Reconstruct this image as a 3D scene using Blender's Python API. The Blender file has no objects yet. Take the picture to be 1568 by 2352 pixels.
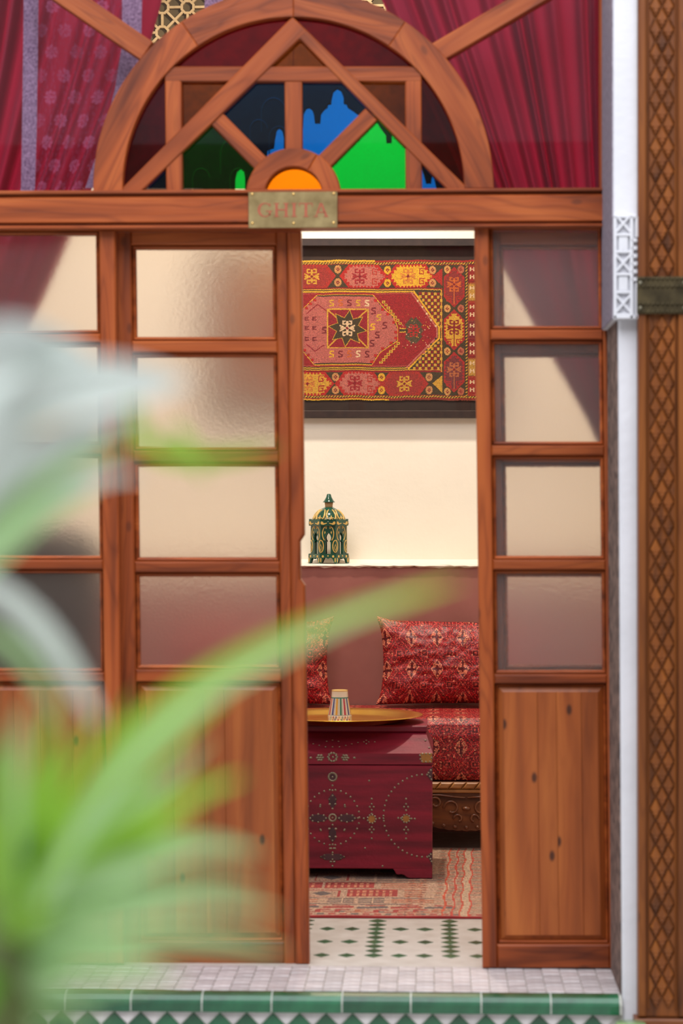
import bpy, bmesh, math, random
import numpy as np
from mathutils import Vector
random.seed(7); RNG = np.random.default_rng(7)
SC = bpy.context.scene
COL = SC.collection
PI = math.pi

# ------------------------------------------------------------------ camera
F = 85/36*2352.0                       # focal length in pixels of the 1568x2352 frame
YAW = math.atan(213/F)
CAM = np.array([0.0, -6.77, 1.278])
cd = bpy.data.cameras.new('camera'); cam = bpy.data.objects.new('camera', cd); COL.objects.link(cam)
cd.sensor_fit = 'VERTICAL'; cd.sensor_height = 36; cd.sensor_width = 24; cd.lens = 85
cam.location = CAM; cam.rotation_euler = (PI/2, 0, YAW)
cd.dof.use_dof = True; cd.dof.focus_distance = 9.5; cd.dof.aperture_fstop = 3.2
cd.clip_start = 0.05; cd.clip_end = 100
SC.camera = cam
# ------------------------------------------------------------------ sky over the courtyard, lamps, exposure
w = bpy.data.worlds.new('world'); SC.world = w; w.use_nodes = True
w.node_tree.nodes['Background'].inputs[0].default_value = (0.91, 0.94, 1.0, 1)
w.node_tree.nodes['Background'].inputs[1].default_value = 0.60
SC.view_settings.view_transform = 'Standard'; SC.view_settings.look = 'None'
SC.view_settings.gamma = 1; SC.view_settings.exposure = 0.0; SC.view_settings.use_curve_mapping = False
def area(name, loc, rot, sx, sy, energy, col):
    l = bpy.data.lights.new(name, 'AREA'); l.shape = 'RECTANGLE'; l.size = sx; l.size_y = sy; l.energy = energy; l.color = col
    o = bpy.data.objects.new(name, l); COL.objects.link(o); o.location = loc; o.rotation_euler = rot; return o
area('courtyard_skylight', (-0.6, -4.2, 6.5), (math.radians(28), 0, 0), 6, 5, 620, (0.94, 0.96, 1.0))
area('room_lamp', (-0.35, 2.20, 3.55), (0, 0, 0), 0.14, 0.14, 62, (1.0, 0.89, 0.74))
area('room_lamp', (-0.9, 1.2, 3.6), (0, 0, 0), 0.5, 0.5, 16, (1.0, 0.89, 0.74))

# ------------------------------------------------------------------ helpers
RX = np.array([math.cos(YAW), math.sin(YAW), 0]); FW = np.array([-math.sin(YAW), math.cos(YAW), 0])
def P(px, py, Y):
    d = FW + (px-784)/F*RX + np.array([0, 0, -(py-1176)/F])
    t = (Y-CAM[1])/d[1]
    return CAM + t*d
def XZ(px, py, Y): p = P(px, py, Y); return (p[0], p[2])
def s2l(c):
    c = np.asarray(c, float)/255
    return np.where(c <= 0.04045, c/12.92, ((c+0.055)/1.055)**2.4)
def L(r, g, b): return tuple(float(x) for x in s2l((r, g, b)))+(1,)

def worldloc(o):
    p = Vector((0, 0, 0))
    while o is not None: p = p+Vector(o.location); o = o.parent
    return p
def link(name, me, parent=None, mat=None):
    o = bpy.data.objects.new(name, me); COL.objects.link(o)
    if parent is not None: o.parent = parent
    if mat is not None: me.materials.append(mat)
    return o
def root(name, loc, label, cat, kind=None, group=None):
    o = bpy.data.objects.new(name, None); COL.objects.link(o); o.location = loc; o.empty_display_size = 0.05
    return tag(o, label, cat, kind, group)
def tag(o, label=None, cat=None, kind=None, group=None):
    if label: o['label'] = label
    if cat: o['category'] = cat
    if kind: o['kind'] = kind
    if group: o['group'] = group
    return o

class MB:
    """collects simple solids (world coordinates); build() links them as one mesh object"""
    def __init__(s): s.v = []; s.f = []
    def raw(s, v, f):
        n = len(s.v); s.v += [tuple(map(float, p)) for p in v]; s.f += [tuple(i+n for i in q) for q in f]; return s
    def box(s, x0, x1, y0, y1, z0, z1, b=0.0):
        return s.prism([(x0, z0), (x1, z0), (x1, z1), (x0, z1)], y0, y1, b)
    def prism(s, poly, y0, y1, b=0.0):
        """polygon in XZ extruded from y0 (towards the camera) to y1, front edge chamfered by b"""
        a = 0.5*sum(poly[i][0]*poly[(i+1) % len(poly)][1]-poly[(i+1) % len(poly)][0]*poly[i][1] for i in range(len(poly)))
        if a < 0: poly = poly[::-1]
        n = len(poly); rings = []
        if b > 0: rings.append(([*inset(poly, b)], y0)); rings.append((poly, y0+b))
        else: rings.append((poly, y0))
        rings.append((poly, y1))
        v = [(x, y, z) for pl, y in rings for x, z in pl]; f = [tuple(range(n))]
        for k in range(len(rings)-1):
            for i in range(n):
                j = (i+1) % n; f.append((k*n+i, (k+1)*n+i, (k+1)*n+j, k*n+j))
        m = (len(rings)-1)*n; f.append(tuple(m+i for i in reversed(range(n))))
        return s.raw(v, f)
    def ppx(s, poly, Y, y0, y1, b=0.0):
        return s.prism([XZ(x, y, Y) for x, y in poly], y0, y1, b)
    def slab(s, poly, z0, z1, b=0.0):
        """polygon in XY extruded vertically"""
        a = 0.5*sum(poly[i][0]*poly[(i+1) % len(poly)][1]-poly[(i+1) % len(poly)][0]*poly[i][1] for i in range(len(poly)))
        if a < 0: poly = poly[::-1]
        n = len(poly); rings = [(poly, z0)]
        if b > 0: rings += [(poly, z1-b), (inset(poly, b), z1)]
        else: rings.append((poly, z1))
        v = [(x, y, z) for pl, z in rings for x, y in pl]; f = [tuple(reversed(range(n)))]
        for k in range(len(rings)-1):
            for i in range(n):
                j = (i+1) % n; f.append((k*n+i, k*n+j, (k+1)*n+j, (k+1)*n+i))
        f.append(tuple((len(rings)-1)*n+i for i in range(n)))
        return s.raw(v, f)
    def ring(s, o, i, y0, y1, yi=None):
        """four-sided frame between outer and inner quads (px->XZ already), inner front edge at yi"""
        yi = y0 if yi is None else yi; n = len(o)
        v = [(x, y0, z) for x, z in o]+[(x, yi, z) for x, z in i]+[(x, y1, z) for x, z in o]+[(x, y1, z) for x, z in i]
        f = []
        for k in range(n):
            j = (k+1) % n
            f += [(k, j, n+j, n+k), (k, 2*n+k, 2*n+j, j), (n+k, n+j, 3*n+j, 3*n+k), (2*n+k, 3*n+k, 3*n+j, 2*n+j)]
        return s.raw(v, f)
    def lathe(s, prof, c, n=24, cap=True):
        v = []; f = []; m = len(prof)
        for r, z in prof:
            for k in range(n):
                a = 2*PI*k/n; v.append((c[0]+r*math.cos(a), c[1]+r*math.sin(a), c[2]+z))
        for i in range(m-1):
            for k in range(n):
                j = (k+1) % n; f.append((i*n+k, i*n+j, (i+1)*n+j, (i+1)*n+k))
        if cap:
            f.append(tuple(reversed(range(n)))); f.append(tuple((m-1)*n+k for k in range(n)))
        return s.raw(v, f)
    def tube(s, pts, r, n=6):
        pts = [Vector(p) for p in pts]; v = []; f = []; rr = r if hasattr(r, '__len__') else [r]*len(pts)
        for i, p in enumerate(pts):
            t = (pts[min(i+1, len(pts)-1)]-pts[max(i-1, 0)]).normalized()
            u = t.cross(Vector((0, 1, 0)) if abs(t.y) < .9 else Vector((1, 0, 0))).normalized(); w_ = t.cross(u)
            for k in range(n):
                a = 2*PI*k/n; v.append(p+(u*math.cos(a)+w_*math.sin(a))*rr[i])
        for i in range(len(pts)-1):
            for k in range(n):
                j = (k+1) % n; f.append((i*n+k, i*n+j, (i+1)*n+j, (i+1)*n+k))
        f.append(tuple(range(n))); f.append(tuple((len(pts)-1)*n+k for k in reversed(range(n))))
        return s.raw(v, f)
    def dome(s, c, r, h, ax='y', n=7):
        """low stud facing -Y (or +Z)"""
        v = []; f = []
        for q, (rr, hh) in enumerate(((1, 0), (.8, .6), (.4, .93))):
            for k in range(n):
                a = 2*PI*k/n; x, y = r*rr*math.cos(a), r*rr*math.sin(a)
                v.append((c[0]+x, c[1]-hh*h, c[2]+y) if ax == 'y' else (c[0]+x, c[1]+y, c[2]+hh*h))
        v.append((c[0], c[1]-h, c[2]) if ax == 'y' else (c[0], c[1], c[2]+h))
        for q in range(2):
            for k in range(n): j = (k+1) % n; f.append((q*n+k, q*n+j, (q+1)*n+j, (q+1)*n+k))
        for k in range(n): f.append((2*n+k, 2*n+(k+1) % n, 3*n))
        return s.raw(v, f)
    def build(s, name, mat, parent=None, smooth=False, kind=None, recalc=True, origin=None):
        off = worldloc(parent) if parent is not None else Vector((0, 0, 0))
        o_ = Vector(origin)-off if origin is not None else Vector((0, 0, 0))
        me = bpy.data.meshes.new(name)
        me.from_pydata([tuple(Vector(p)-off-o_) for p in s.v], [], s.f); me.update()
        if recalc:
            bm = bmesh.new(); bm.from_mesh(me); bmesh.ops.recalc_face_normals(bm, faces=bm.faces); bm.to_mesh(me); bm.free()
        if smooth: me.polygons.foreach_set('use_smooth', [True]*len(me.polygons))
        o = link(name, me, parent, mat); o.location = o_
        if kind: o['kind'] = kind
        return o
def inset(poly, b):
    n = len(poly); out = []
    for i in range(n):
        p0, p1, p2 = (Vector(poly[k % n]) for k in (i-1, i, i+1))
        e1 = (p1-p0); e2 = (p2-p1)
        if e1.length < 1e-9 or e2.length < 1e-9: out.append(tuple(p1)); continue
        e1.normalize(); e2.normalize()
        n1 = Vector((-e1.y, e1.x)); n2 = Vector((-e2.y, e2.x)); m = n1+n2
        d = max(0.35, 1+n1.dot(n2)); out.append(tuple(p1+m*(b/d)))
    return out
def grid_mesh(name, pts, cols, mat, parent=None, smooth=True, flip=False):
    """pts (H+1,W+1,3) world, cols (H,W,3) sRGB 0-255 or None"""
    H, W = pts.shape[0]-1, pts.shape[1]-1
    off = np.array(worldloc(parent)) if parent is not None else np.zeros(3)
    v = (pts-off).reshape(-1, 3)
    i = np.arange(H)[:, None]*(W+1)+np.arange(W)[None]
    q = np.stack([i, i+1, i+W+2, i+W+1], -1).reshape(-1, 4)
    if flip: q = q[:, ::-1]
    me = bpy.data.meshes.new(name)
    me.vertices.add(len(v)); me.vertices.foreach_set('co', v.astype(np.float32).ravel())
    me.loops.add(q.size); me.loops.foreach_set('vertex_index', q.astype(np.int32).ravel())
    me.polygons.add(len(q)); me.polygons.foreach_set('loop_start', np.arange(0, q.size, 4, dtype=np.int32))
    me.polygons.foreach_set('use_smooth', np.full(len(q), smooth))
    me.update(calc_edges=True)
    if cols is not None:
        a = me.color_attributes.new('weave', 'FLOAT_COLOR', 'CORNER')
        lin = np.concatenate([s2l(cols.reshape(-1, 3)), np.ones((H*W, 1))], 1)
        a.data.foreach_set('color', np.repeat(lin, 4, 0).astype(np.float32).ravel())
    return link(name, me, parent, mat)

class Canvas:
    """small colour raster used as the per-face dye of a woven or painted surface"""
    def __init__(s, x0, y0, x1, y1, w, h, bg):
        s.b = (x0, y0, x1, y1); s.a = np.zeros((h, w, 3)); s.a[:] = bg; s.w, s.h = w, h
        s.X, s.Y = np.meshgrid(x0+(np.arange(w)+.5)*(x1-x0)/w, y0+(np.arange(h)+.5)*(y1-y0)/h)
    def mask(s, m, c): s.a[m] = c
    def rect(s, x0, y0, x1, y1, c): s.mask((s.X >= x0) & (s.X < x1) & (s.Y >= y0) & (s.Y < y1), c)
    def disc(s, x, y, rx, ry, c): s.mask(((s.X-x)/rx)**2+((s.Y-y)/ry)**2 < 1, c)
    def oval(s, x, y, rx, ry, t, c):
        d = ((s.X-x)/rx)**2+((s.Y-y)/ry)**2; d2 = ((s.X-x)/max(rx-t, .01))**2+((s.Y-y)/max(ry-t, .01))**2
        s.mask((d < 1) & (d2 > 1), c)
    def dia(s, x, y, rx, ry, c): s.mask(abs(s.X-x)/rx+abs(s.Y-y)/ry < 1, c)
    def poly(s, p, c):
        xs = [q[0] for q in p]; ys = [q[1] for q in p]
        box = (s.X >= min(xs)) & (s.X <= max(xs)) & (s.Y >= min(ys)) & (s.Y <= max(ys))
        X, Y = s.X[box], s.Y[box]; m = np.zeros(X.shape, bool)
        for i in range(len(p)):
            (xa, ya), (xb, yb) = p[i], p[(i+1) % len(p)]
            if ya == yb: continue
            m ^= ((ya > Y) != (yb > Y)) & (X < (xb-xa)*(Y-ya)/(yb-ya)+xa)
        f = np.zeros(s.X.shape, bool); f[box] = m; s.mask(f, c)
    def line(s, p, q, t, c):
        p, q = np.array(p, float), np.array(q, float); d = q-p; l2 = max(d@d, 1e-9)
        k = np.clip(((s.X-p[0])*d[0]+(s.Y-p[1])*d[1])/l2, 0, 1)
        s.mask((s.X-p[0]-k*d[0])**2+(s.Y-p[1]-k*d[1])**2 < t*t/4, c)
    def path(s, pts, t, c, close=False):
        for i in range(len(pts)-(0 if close else 1)): s.line(pts[i], pts[(i+1) % len(pts)], t, c)
    def noise(s, amt): s.a = np.clip(s.a*(1+amt*RNG.standard_normal((s.h, s.w, 1)))+3*RNG.standard_normal(s.a.shape), 0, 255)

# ------------------------------------------------------------------ materials
def newmat(name):
    m = bpy.data.materials.new(name); m.use_nodes = True; nt = m.node_tree
    return m, nt, nt.nodes['Principled BSDF'], nt.nodes, nt.links
def setp(b, **k):
    for key, v in k.items(): b.inputs[key.replace('_', ' ')].default_value = v
def mottled(name, c1, c2, scale, rough=.6, detail=5, bump=0.0, bscale=None, **k):
    m, nt, b, N, Lk = newmat(name)
    tc = N.new('ShaderNodeTexCoord'); n = N.new('ShaderNodeTexNoise'); n.inputs['Scale'].default_value = scale; n.inputs['Detail'].default_value = detail
    st = N.new('ShaderNodeMapping'); st.inputs['Scale'].default_value = k.pop('stretch', (1, 1, 1)); Lk.new(tc.outputs['Object'], st.inputs['Vector']); Lk.new(st.outputs['Vector'], n.inputs['Vector'])
    r = N.new('ShaderNodeValToRGB'); r.color_ramp.elements[0].position = .3; r.color_ramp.elements[1].position = .7
    r.color_ramp.elements[0].color = c1; r.color_ramp.elements[1].color = c2
    Lk.new(n.outputs['Fac'], r.inputs['Fac'])
    oi = N.new('ShaderNodeObjectInfo'); hs = N.new('ShaderNodeHueSaturation'); mr = N.new('ShaderNodeMapRange')
    mr.inputs['To Min'].default_value = 1-k.pop('vary', 0.0); mr.inputs['To Max'].default_value = 2-mr.inputs['To Min'].default_value
    Lk.new(oi.outputs['Random'], mr.inputs['Value']); Lk.new(mr.outputs['Result'], hs.inputs['Value'])
    Lk.new(r.outputs['Color'], hs.inputs['Color']); Lk.new(hs.outputs['Color'], b.inputs['Base Color'])
    if bump:
        n2 = N.new('ShaderNodeTexNoise'); n2.inputs['Scale'].default_value = bscale or scale*3; n2.inputs['Detail'].default_value = 4
        Lk.new(tc.outputs['Object'], n2.inputs['Vector'])
        bp = N.new('ShaderNodeBump'); bp.inputs['Strength'].default_value = bump; bp.inputs['Distance'].default_value = .01
        Lk.new(n2.outputs['Fac'], bp.inputs['Height']); Lk.new(bp.outputs['Normal'], b.inputs['Normal'])
    setp(b, Roughness=rough, **k); return m
_w = {}
def wood(ang=0, kind='cedar'):
    """grain along the direction ang degrees from vertical (towards +X) in the XZ plane"""
    key = (round(ang), kind)
    if key in _w: return _w[key]
    dark, mid, light, lines = {'cedar': ((98, 40, 13), (146, 67, 25), (168, 86, 37), .30),
                               'panel': ((118, 56, 22), (150, 76, 32), (170, 94, 42), .08),
                               'carved': ((78, 39, 9), (120, 64, 21), (142, 80, 28), .22),
                               'sofa': ((70, 36, 18), (104, 56, 28), (130, 74, 36), .2)}[kind]
    m, nt, b, N, Lk = newmat('wood_%s_%d' % key[::-1])
    tc = N.new('ShaderNodeTexCoord'); mp = N.new('ShaderNodeMapping'); mp.inputs['Rotation'].default_value = (0, -math.radians(ang), 0)
    Lk.new(tc.outputs['Object'], mp.inputs['Vector'])
    oi = N.new('ShaderNodeObjectInfo'); ad = N.new('ShaderNodeVectorMath'); ad.operation = 'ADD'
    sc = N.new('ShaderNodeVectorMath'); sc.operation = 'SCALE'; sc.inputs[0].default_value = (7, 5, 11); Lk.new(oi.outputs['Random'], sc.inputs['Scale'])
    Lk.new(mp.outputs['Vector'], ad.inputs[0]); Lk.new(sc.outputs['Vector'], ad.inputs[1])
    def nz(scale, detail, dist):
        q = N.new('ShaderNodeMapping'); q.inputs['Scale'].default_value = scale; Lk.new(ad.outputs['Vector'], q.inputs['Vector'])
        n = N.new('ShaderNodeTexNoise'); n.inputs['Scale'].default_value = 1; n.inputs['Detail'].default_value = detail; n.inputs['Distortion'].default_value = dist
        Lk.new(q.outputs['Vector'], n.inputs['Vector']); return n
    n1 = nz((16, 16, 1.3), 3, .8)
    r = N.new('ShaderNodeValToRGB'); e = r.color_ramp.elements
    e[0].position = .28; e[0].color = L(*dark); e[1].position = .72; e[1].color = L(*light); q = e.new(.5); q.color = L(*mid)
    Lk.new(n1.outputs['Fac'], r.inputs['Fac'])
    # growth-ring lines: contours of a stretched noise
    n2 = nz((9, 9, 1.0), 2, .5); mu = N.new('ShaderNodeMath'); mu.operation = 'MULTIPLY'; mu.inputs[1].default_value = 11
    pp = N.new('ShaderNodeMath'); pp.operation = 'PINGPONG'; pp.inputs[1].default_value = .5
    Lk.new(n2.outputs['Fac'], mu.inputs[0]); Lk.new(mu.outputs[0], pp.inputs[0])
    mr = N.new('ShaderNodeMapRange'); mr.inputs['From Min'].default_value = 0; mr.inputs['From Max'].default_value = .22; mr.inputs['To Min'].default_value = lines; mr.inputs['To Max'].default_value = 0
    Lk.new(pp.outputs[0], mr.inputs['Value'])
    mx = N.new('ShaderNodeMix'); mx.data_type = 'RGBA'; mx.blend_type = 'MULTIPLY'; Lk.new(mr.outputs['Result'], mx.inputs['Factor'])
    Lk.new(r.outputs['Color'], mx.inputs['A']); mx.inputs['B'].default_value = L(120, 62, 40)
    # sparse knots
    q = N.new('ShaderNodeMapping'); q.inputs['Scale'].default_value = (5.5, 7, 2.8); Lk.new(ad.outputs['Vector'], q.inputs['Vector'])
    vo = N.new('ShaderNodeTexVoronoi'); vo.voronoi_dimensions = '2D'; vo.inputs['Scale'].default_value = 1; sx = N.new('ShaderNodeSeparateXYZ'); cx = N.new('ShaderNodeCombineXYZ'); Lk.new(q.outputs['Vector'], sx.inputs[0]); Lk.new(sx.outputs[0], cx.inputs[0]); Lk.new(sx.outputs[2], cx.inputs[1]); Lk.new(cx.outputs[0], vo.inputs['Vector'])
    kr = N.new('ShaderNodeMapRange'); kr.inputs['From Min'].default_value = .025; kr.inputs['From Max'].default_value = .055; kr.inputs['To Min'].default_value = .9 if kind == 'panel' else .45; kr.inputs['To Max'].default_value = 0
    Lk.new(vo.outputs['Distance'], kr.inputs['Value'])
    mk = N.new('ShaderNodeMix'); mk.data_type = 'RGBA'; Lk.new(kr.outputs['Result'], mk.inputs['Factor']); Lk.new(mx.outputs['Result'], mk.inputs['A']); mk.inputs['B'].default_value = L(58, 28, 18)
    hs = N.new('ShaderNodeHueSaturation'); m2 = N.new('ShaderNodeMapRange'); m2.inputs['To Min'].default_value = .88; m2.inputs['To Max'].default_value = 1.12
    Lk.new(oi.outputs['Random'], m2.inputs['Value']); Lk.new(m2.outputs['Result'], hs.inputs['Value']); Lk.new(mk.outputs['Result'], hs.inputs['Color'])
    Lk.new(hs.outputs['Color'], b.inputs['Base Color'])
    n3 = nz((140, 140, 6), 3, .2); bp = N.new('ShaderNodeBump'); bp.inputs['Strength'].default_value = .12; bp.inputs['Distance'].default_value = .004
    Lk.new(n3.outputs['Fac'], bp.inputs['Height']); Lk.new(bp.outputs['Normal'], b.inputs['Normal'])
    setp(b, Roughness=.45, Coat_Weight=.1, Coat_Roughness=.2); b.inputs['Specular IOR Level'].default_value = .35
    _w[key] = m; return m
def thin_glass(name, tint, gloss=.10, rough=.02):
    """pane glass: tinted straight transmission plus a fresnel reflection"""
    m, nt, b, N, Lk = newmat(name); out = N['Material Output']; N.remove(b)
    t = N.new('ShaderNodeBsdfTransparent'); t.inputs[0].default_value = (*tint, 1)
    g = N.new('ShaderNodeBsdfGlossy'); g.inputs['Roughness'].default_value = rough
    fr = N.new('ShaderNodeFresnel'); fr.inputs[0].default_value = 1.45
    mx = N.new('ShaderNodeMixShader'); ge = N.new('ShaderNodeNewGeometry'); sb = N.new('ShaderNodeMath'); sb.operation = 'SUBTRACT'; sb.inputs[0].default_value = 1; Lk.new(ge.outputs['Backfacing'], sb.inputs[1]); ml = N.new('ShaderNodeMath'); ml.operation = 'MULTIPLY'; Lk.new(fr.outputs[0], ml.inputs[0]); Lk.new(sb.outputs[0], ml.inputs[1]); Lk.new(ml.outputs[0], mx.inputs[0]); Lk.new(t.outputs[0], mx.inputs[1]); Lk.new(g.outputs[0], mx.inputs[2])
    Lk.new(mx.outputs[0], out.inputs[0]); return m
def attr_mat(name, rough=.8, sheen=0.0, metal=0.0, bump=0.0, bscale=400, coat=0.0):
    m, nt, b, N, Lk = newmat(name)
    a = N.new('ShaderNodeVertexColor'); a.layer_name = 'weave'
    Lk.new(a.outputs['Color'], b.inputs['Base Color'])
    setp(b, Roughness=rough, Sheen_Weight=sheen, Metallic=metal, Coat_Weight=coat, Coat_Roughness=.1)
    if bump:
        tc = N.new('ShaderNodeTexCoord'); n = N.new('ShaderNodeTexNoise'); n.inputs['Scale'].default_value = bscale
        Lk.new(tc.outputs['Object'], n.inputs['Vector'])
        bp = N.new('ShaderNodeBump'); bp.inputs['Strength'].default_value = bump; bp.inputs['Distance'].default_value = .003
        Lk.new(n.outputs['Fac'], bp.inputs['Height']); Lk.new(bp.outputs['Normal'], b.inputs['Normal'])
    return m
M = {}
M['white_wall'] = mottled('white_limewash', L(208, 208, 214), L(220, 220, 226), 4, .85, bump=.15, bscale=40)
M['room_wall'] = mottled('cream_plaster', L(234, 225, 210), L(240, 232, 218), 3, .85, bump=.12, bscale=30)
M['tadelakt'] = mottled('rose_brown_tadelakt', L(150, 92, 84), L(166, 106, 96), 5, .5)
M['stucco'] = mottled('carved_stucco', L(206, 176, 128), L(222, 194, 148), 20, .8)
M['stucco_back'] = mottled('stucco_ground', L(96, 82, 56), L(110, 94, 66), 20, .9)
M['ceiling'] = mottled('ceiling_paint', L(215, 205, 190), L(225, 215, 200), 3, .9)
M['green_tile'] = mottled('green_glaze', L(12, 70, 44), L(30, 100, 64), 18, .18, vary=.25, Coat_Weight=.6, Coat_Roughness=.08)
M['green_diamond'] = mottled('green_zellige', L(28, 78, 50), L(46, 104, 68), 25, .25, vary=.25, Coat_Weight=.3)
M['white_tile'] = mottled('white_zellige', L(180, 172, 174), L(222, 216, 216), 26, .3, vary=.14, Coat_Weight=.2)
M['floor_white'] = mottled('white_zellige_floor', L(186, 178, 170), L(206, 200, 194), 16, .3)
M['grout'] = mottled('grout', L(150, 140, 130), L(170, 160, 150), 30, .9)
M['court_floor'] = mottled('courtyard_zellige', L(170, 172, 168), L(200, 200, 196), 8, .5)
M['black_frame'] = mottled('ebony_frame', L(40, 28, 24), L(54, 38, 32), 40, .4)
M['mat_board'] = mottled('brown_board', L(40, 24, 18), L(50, 32, 24), 30, .8)
M['plaque'] = mottled('tarnished_brass', L(124, 104, 66), L(162, 142, 98), 22, .45, Metallic=.55)
M['screw'] = mottled('bright_brass', L(210, 170, 100), L(230, 190, 120), 30, .3, Metallic=.9)
M['letter'] = mottled('red_enamel', L(150, 70, 46), L(170, 84, 58), 60, .6)
M['brass'] = mottled('polished_brass', L(226, 168, 52), L(240, 188, 76), 12, .27, Metallic=1.0)
M['chest'] = mottled('crimson_painted_wood', L(88, 6, 30), L(146, 22, 50), 9, .56, bump=.12, bscale=60, stretch=(.3, 1, 3.2))
M['stud'] = mottled('iron_stud', L(128, 122, 104), L(164, 156, 134), 60, .35, Metallic=.6)
M['leather'] = mottled('dark_leather', L(64, 38, 46), L(84, 52, 58), 30, .6)
M['patch'] = mottled('brass_patch', L(150, 104, 52), L(180, 130, 70), 40, .5, Metallic=.4)
M['strap'] = mottled('bronze_strap', L(58, 50, 34), L(96, 84, 58), 26, .45, Metallic=.7)
M['chair'] = mottled('dark_leather_chair', L(40, 28, 26), L(54, 38, 34), 12, .5)
M['lambrequin'] = mottled('dark_carved_screen', L(110, 70, 40), L(140, 92, 54), 40, .6)
M['ceramic'] = mottled('green_ceramic', L(14, 62, 50), L(26, 84, 66), 30, .15, Coat_Weight=.8, Coat_Roughness=.05)
M['gilt'] = mottled('ochre_slip', L(206, 164, 84), L(222, 184, 104), 30, .3, Coat_Weight=.4)
M['clay'] = mottled('bare_clay', L(160, 122, 82), L(184, 146, 100), 30, .8)
M['terracotta'] = mottled('terracotta', L(160, 90, 60), L(180, 104, 70), 20, .8)
M['soil'] = mottled('soil', L(50, 36, 26), L(70, 52, 38), 60, .95)
M['stem'] = mottled('palm_stem', L(96, 110, 60), L(120, 132, 76), 20, .7)
M['velvet'] = mottled('maroon_velvet', L(80, 3, 30), L(100, 5, 38), 6, .85, Sheen_Weight=.1, Sheen_Tint=(.8, .1, .25, 1))
def velvet_glow(m):
    nt = m.node_tree; N = nt.nodes; b = N['Principled BSDF']; out = N['Material Output']
    t = N.new('ShaderNodeBsdfTranslucent'); t.inputs[0].default_value = L(236, 20, 80); ms = N.new('ShaderNodeMixShader'); ms.inputs[0].default_value = .24
    nt.links.new(b.outputs[0], ms.inputs[1]); nt.links.new(t.outputs[0], ms.inputs[2]); nt.links.new(ms.outputs[0], out.inputs[0])
velvet_glow(M['velvet'])
M['clear'] = thin_glass('clear_glass', (.95, .95, .96))
M['red_glass'] = thin_glass('dark_red_glass', (.62, .07, .16))
M['violet_glass'] = thin_glass('violet_glass', (.58, .16, .34))
M['amber_glass'] = thin_glass('amber_glass', (.74, .46, .14))
M['blue_glass'] = thin_glass('blue_glass', (.012, .25, .57))
M['green_glass'] = thin_glass('green_glass', (.012, .53, .165))
M['orange_glass'] = thin_glass('orange_glass', (.78, .40, .01))
M['picture_glass'] = thin_glass('picture_glass', (.97, .97, .97))
def frosted(name, base, rough):
    m, nt, b, N, Lk = newmat(name)
    setp(b, Base_Color=base, Roughness=rough, Transmission_Weight=.97, IOR=1.25)
    tc = N.new('ShaderNodeTexCoord'); n = N.new('ShaderNodeTexNoise'); n.inputs['Scale'].default_value = 160; n.inputs['Detail'].default_value = 2
    Lk.new(tc.outputs['Object'], n.inputs['Vector'])
    bp = N.new('ShaderNodeBump'); bp.inputs['Strength'].default_value = .35; bp.inputs['Distance'].default_value = .002
    Lk.new(n.outputs['Fac'], bp.inputs['Height']); Lk.new(bp.outputs['Normal'], b.inputs['Normal']); return m
M['frost'] = frosted('textured_frosted_glass', (.79, .715, .645, 1), .30)
M['frost_light'] = frosted('fine_frosted_glass', (.99, .98, .97, 1), .2)
def lace():
    m, nt, b, N, Lk = newmat('pink_lace'); out = N['Material Output']
    a = N.new('ShaderNodeVertexColor'); a.layer_name = 'weave'; Lk.new(a.outputs['Color'], b.inputs['Base Color']); setp(b, Roughness=.9)
    sp_ = N.new('ShaderNodeSeparateColor'); Lk.new(a.outputs['Color'], sp_.inputs[0])
    mr = N.new('ShaderNodeMapRange'); mr.inputs['From Min'].default_value = .02; mr.inputs['From Max'].default_value = .22; mr.inputs['To Min'].default_value = .12; mr.inputs['To Max'].default_value = .82
    Lk.new(sp_.outputs['Green'], mr.inputs['Value'])
    t = N.new('ShaderNodeBsdfTransparent'); ms = N.new('ShaderNodeMixShader')
    Lk.new(mr.outputs[0], ms.inputs[0]); Lk.new(t.outputs[0], ms.inputs[1]); Lk.new(b.outputs[0], ms.inputs[2]); Lk.new(ms.outputs[0], out.inputs[0]); return m
M['lace'] = lace()
M['hem'] = mottled('lavender_hem', L(92, 62, 92), L(156, 124, 152), 150, .9)
def leafmat(name, c, rough, trans, spec=.5):
    m, nt, b, N, Lk = newmat(name); out = N['Material Output']
    setp(b, Base_Color=L(*c), Roughness=rough); b.inputs['Specular IOR Level'].default_value = spec
    oi = N.new('ShaderNodeObjectInfo'); hs = N.new('ShaderNodeHueSaturation'); mr = N.new('ShaderNodeMapRange')
    mr.inputs['To Min'].default_value = .8; mr.inputs['To Max'].default_value = 1.2; Lk.new(oi.outputs['Random'], mr.inputs['Value']); Lk.new(mr.outputs[0], hs.inputs['Value'])
    hs.inputs['Color'].default_value = L(*c); Lk.new(hs.outputs[0], b.inputs['Base Color'])
    t = N.new('ShaderNodeBsdfTranslucent'); Lk.new(hs.outputs[0], t.inputs[0]); ms = N.new('ShaderNodeMixShader'); ms.inputs[0].default_value = trans
    Lk.new(b.outputs[0], ms.inputs[1]); Lk.new(t.outputs[0], ms.inputs[2]); Lk.new(ms.outputs[0], out.inputs[0]); return m
M['leaf_green'] = leafmat('leaf_green', (172, 218, 82), .4, .4)
M['leaf_sage'] = leafmat('leaf_sage', (190, 228, 164), .4, .35)
M['leaf_sky_sheen'] = leafmat('leaf_sky_sheen', (232, 240, 236), .4, .3)  # sky reflection painted in as a near-white leaf colour
M['leaf_deep'] = leafmat('leaf_deep', (92, 150, 34), .4, .4)
M['rug'] = attr_mat('wool_pile', .9, .2, bump=.4, bscale=500)
M['kilim'] = attr_mat('flat_weave', .9, .1, bump=.3, bscale=500)
M['brocade'] = attr_mat('silk_brocade', .45, .0, bump=.6, bscale=170)
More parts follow.
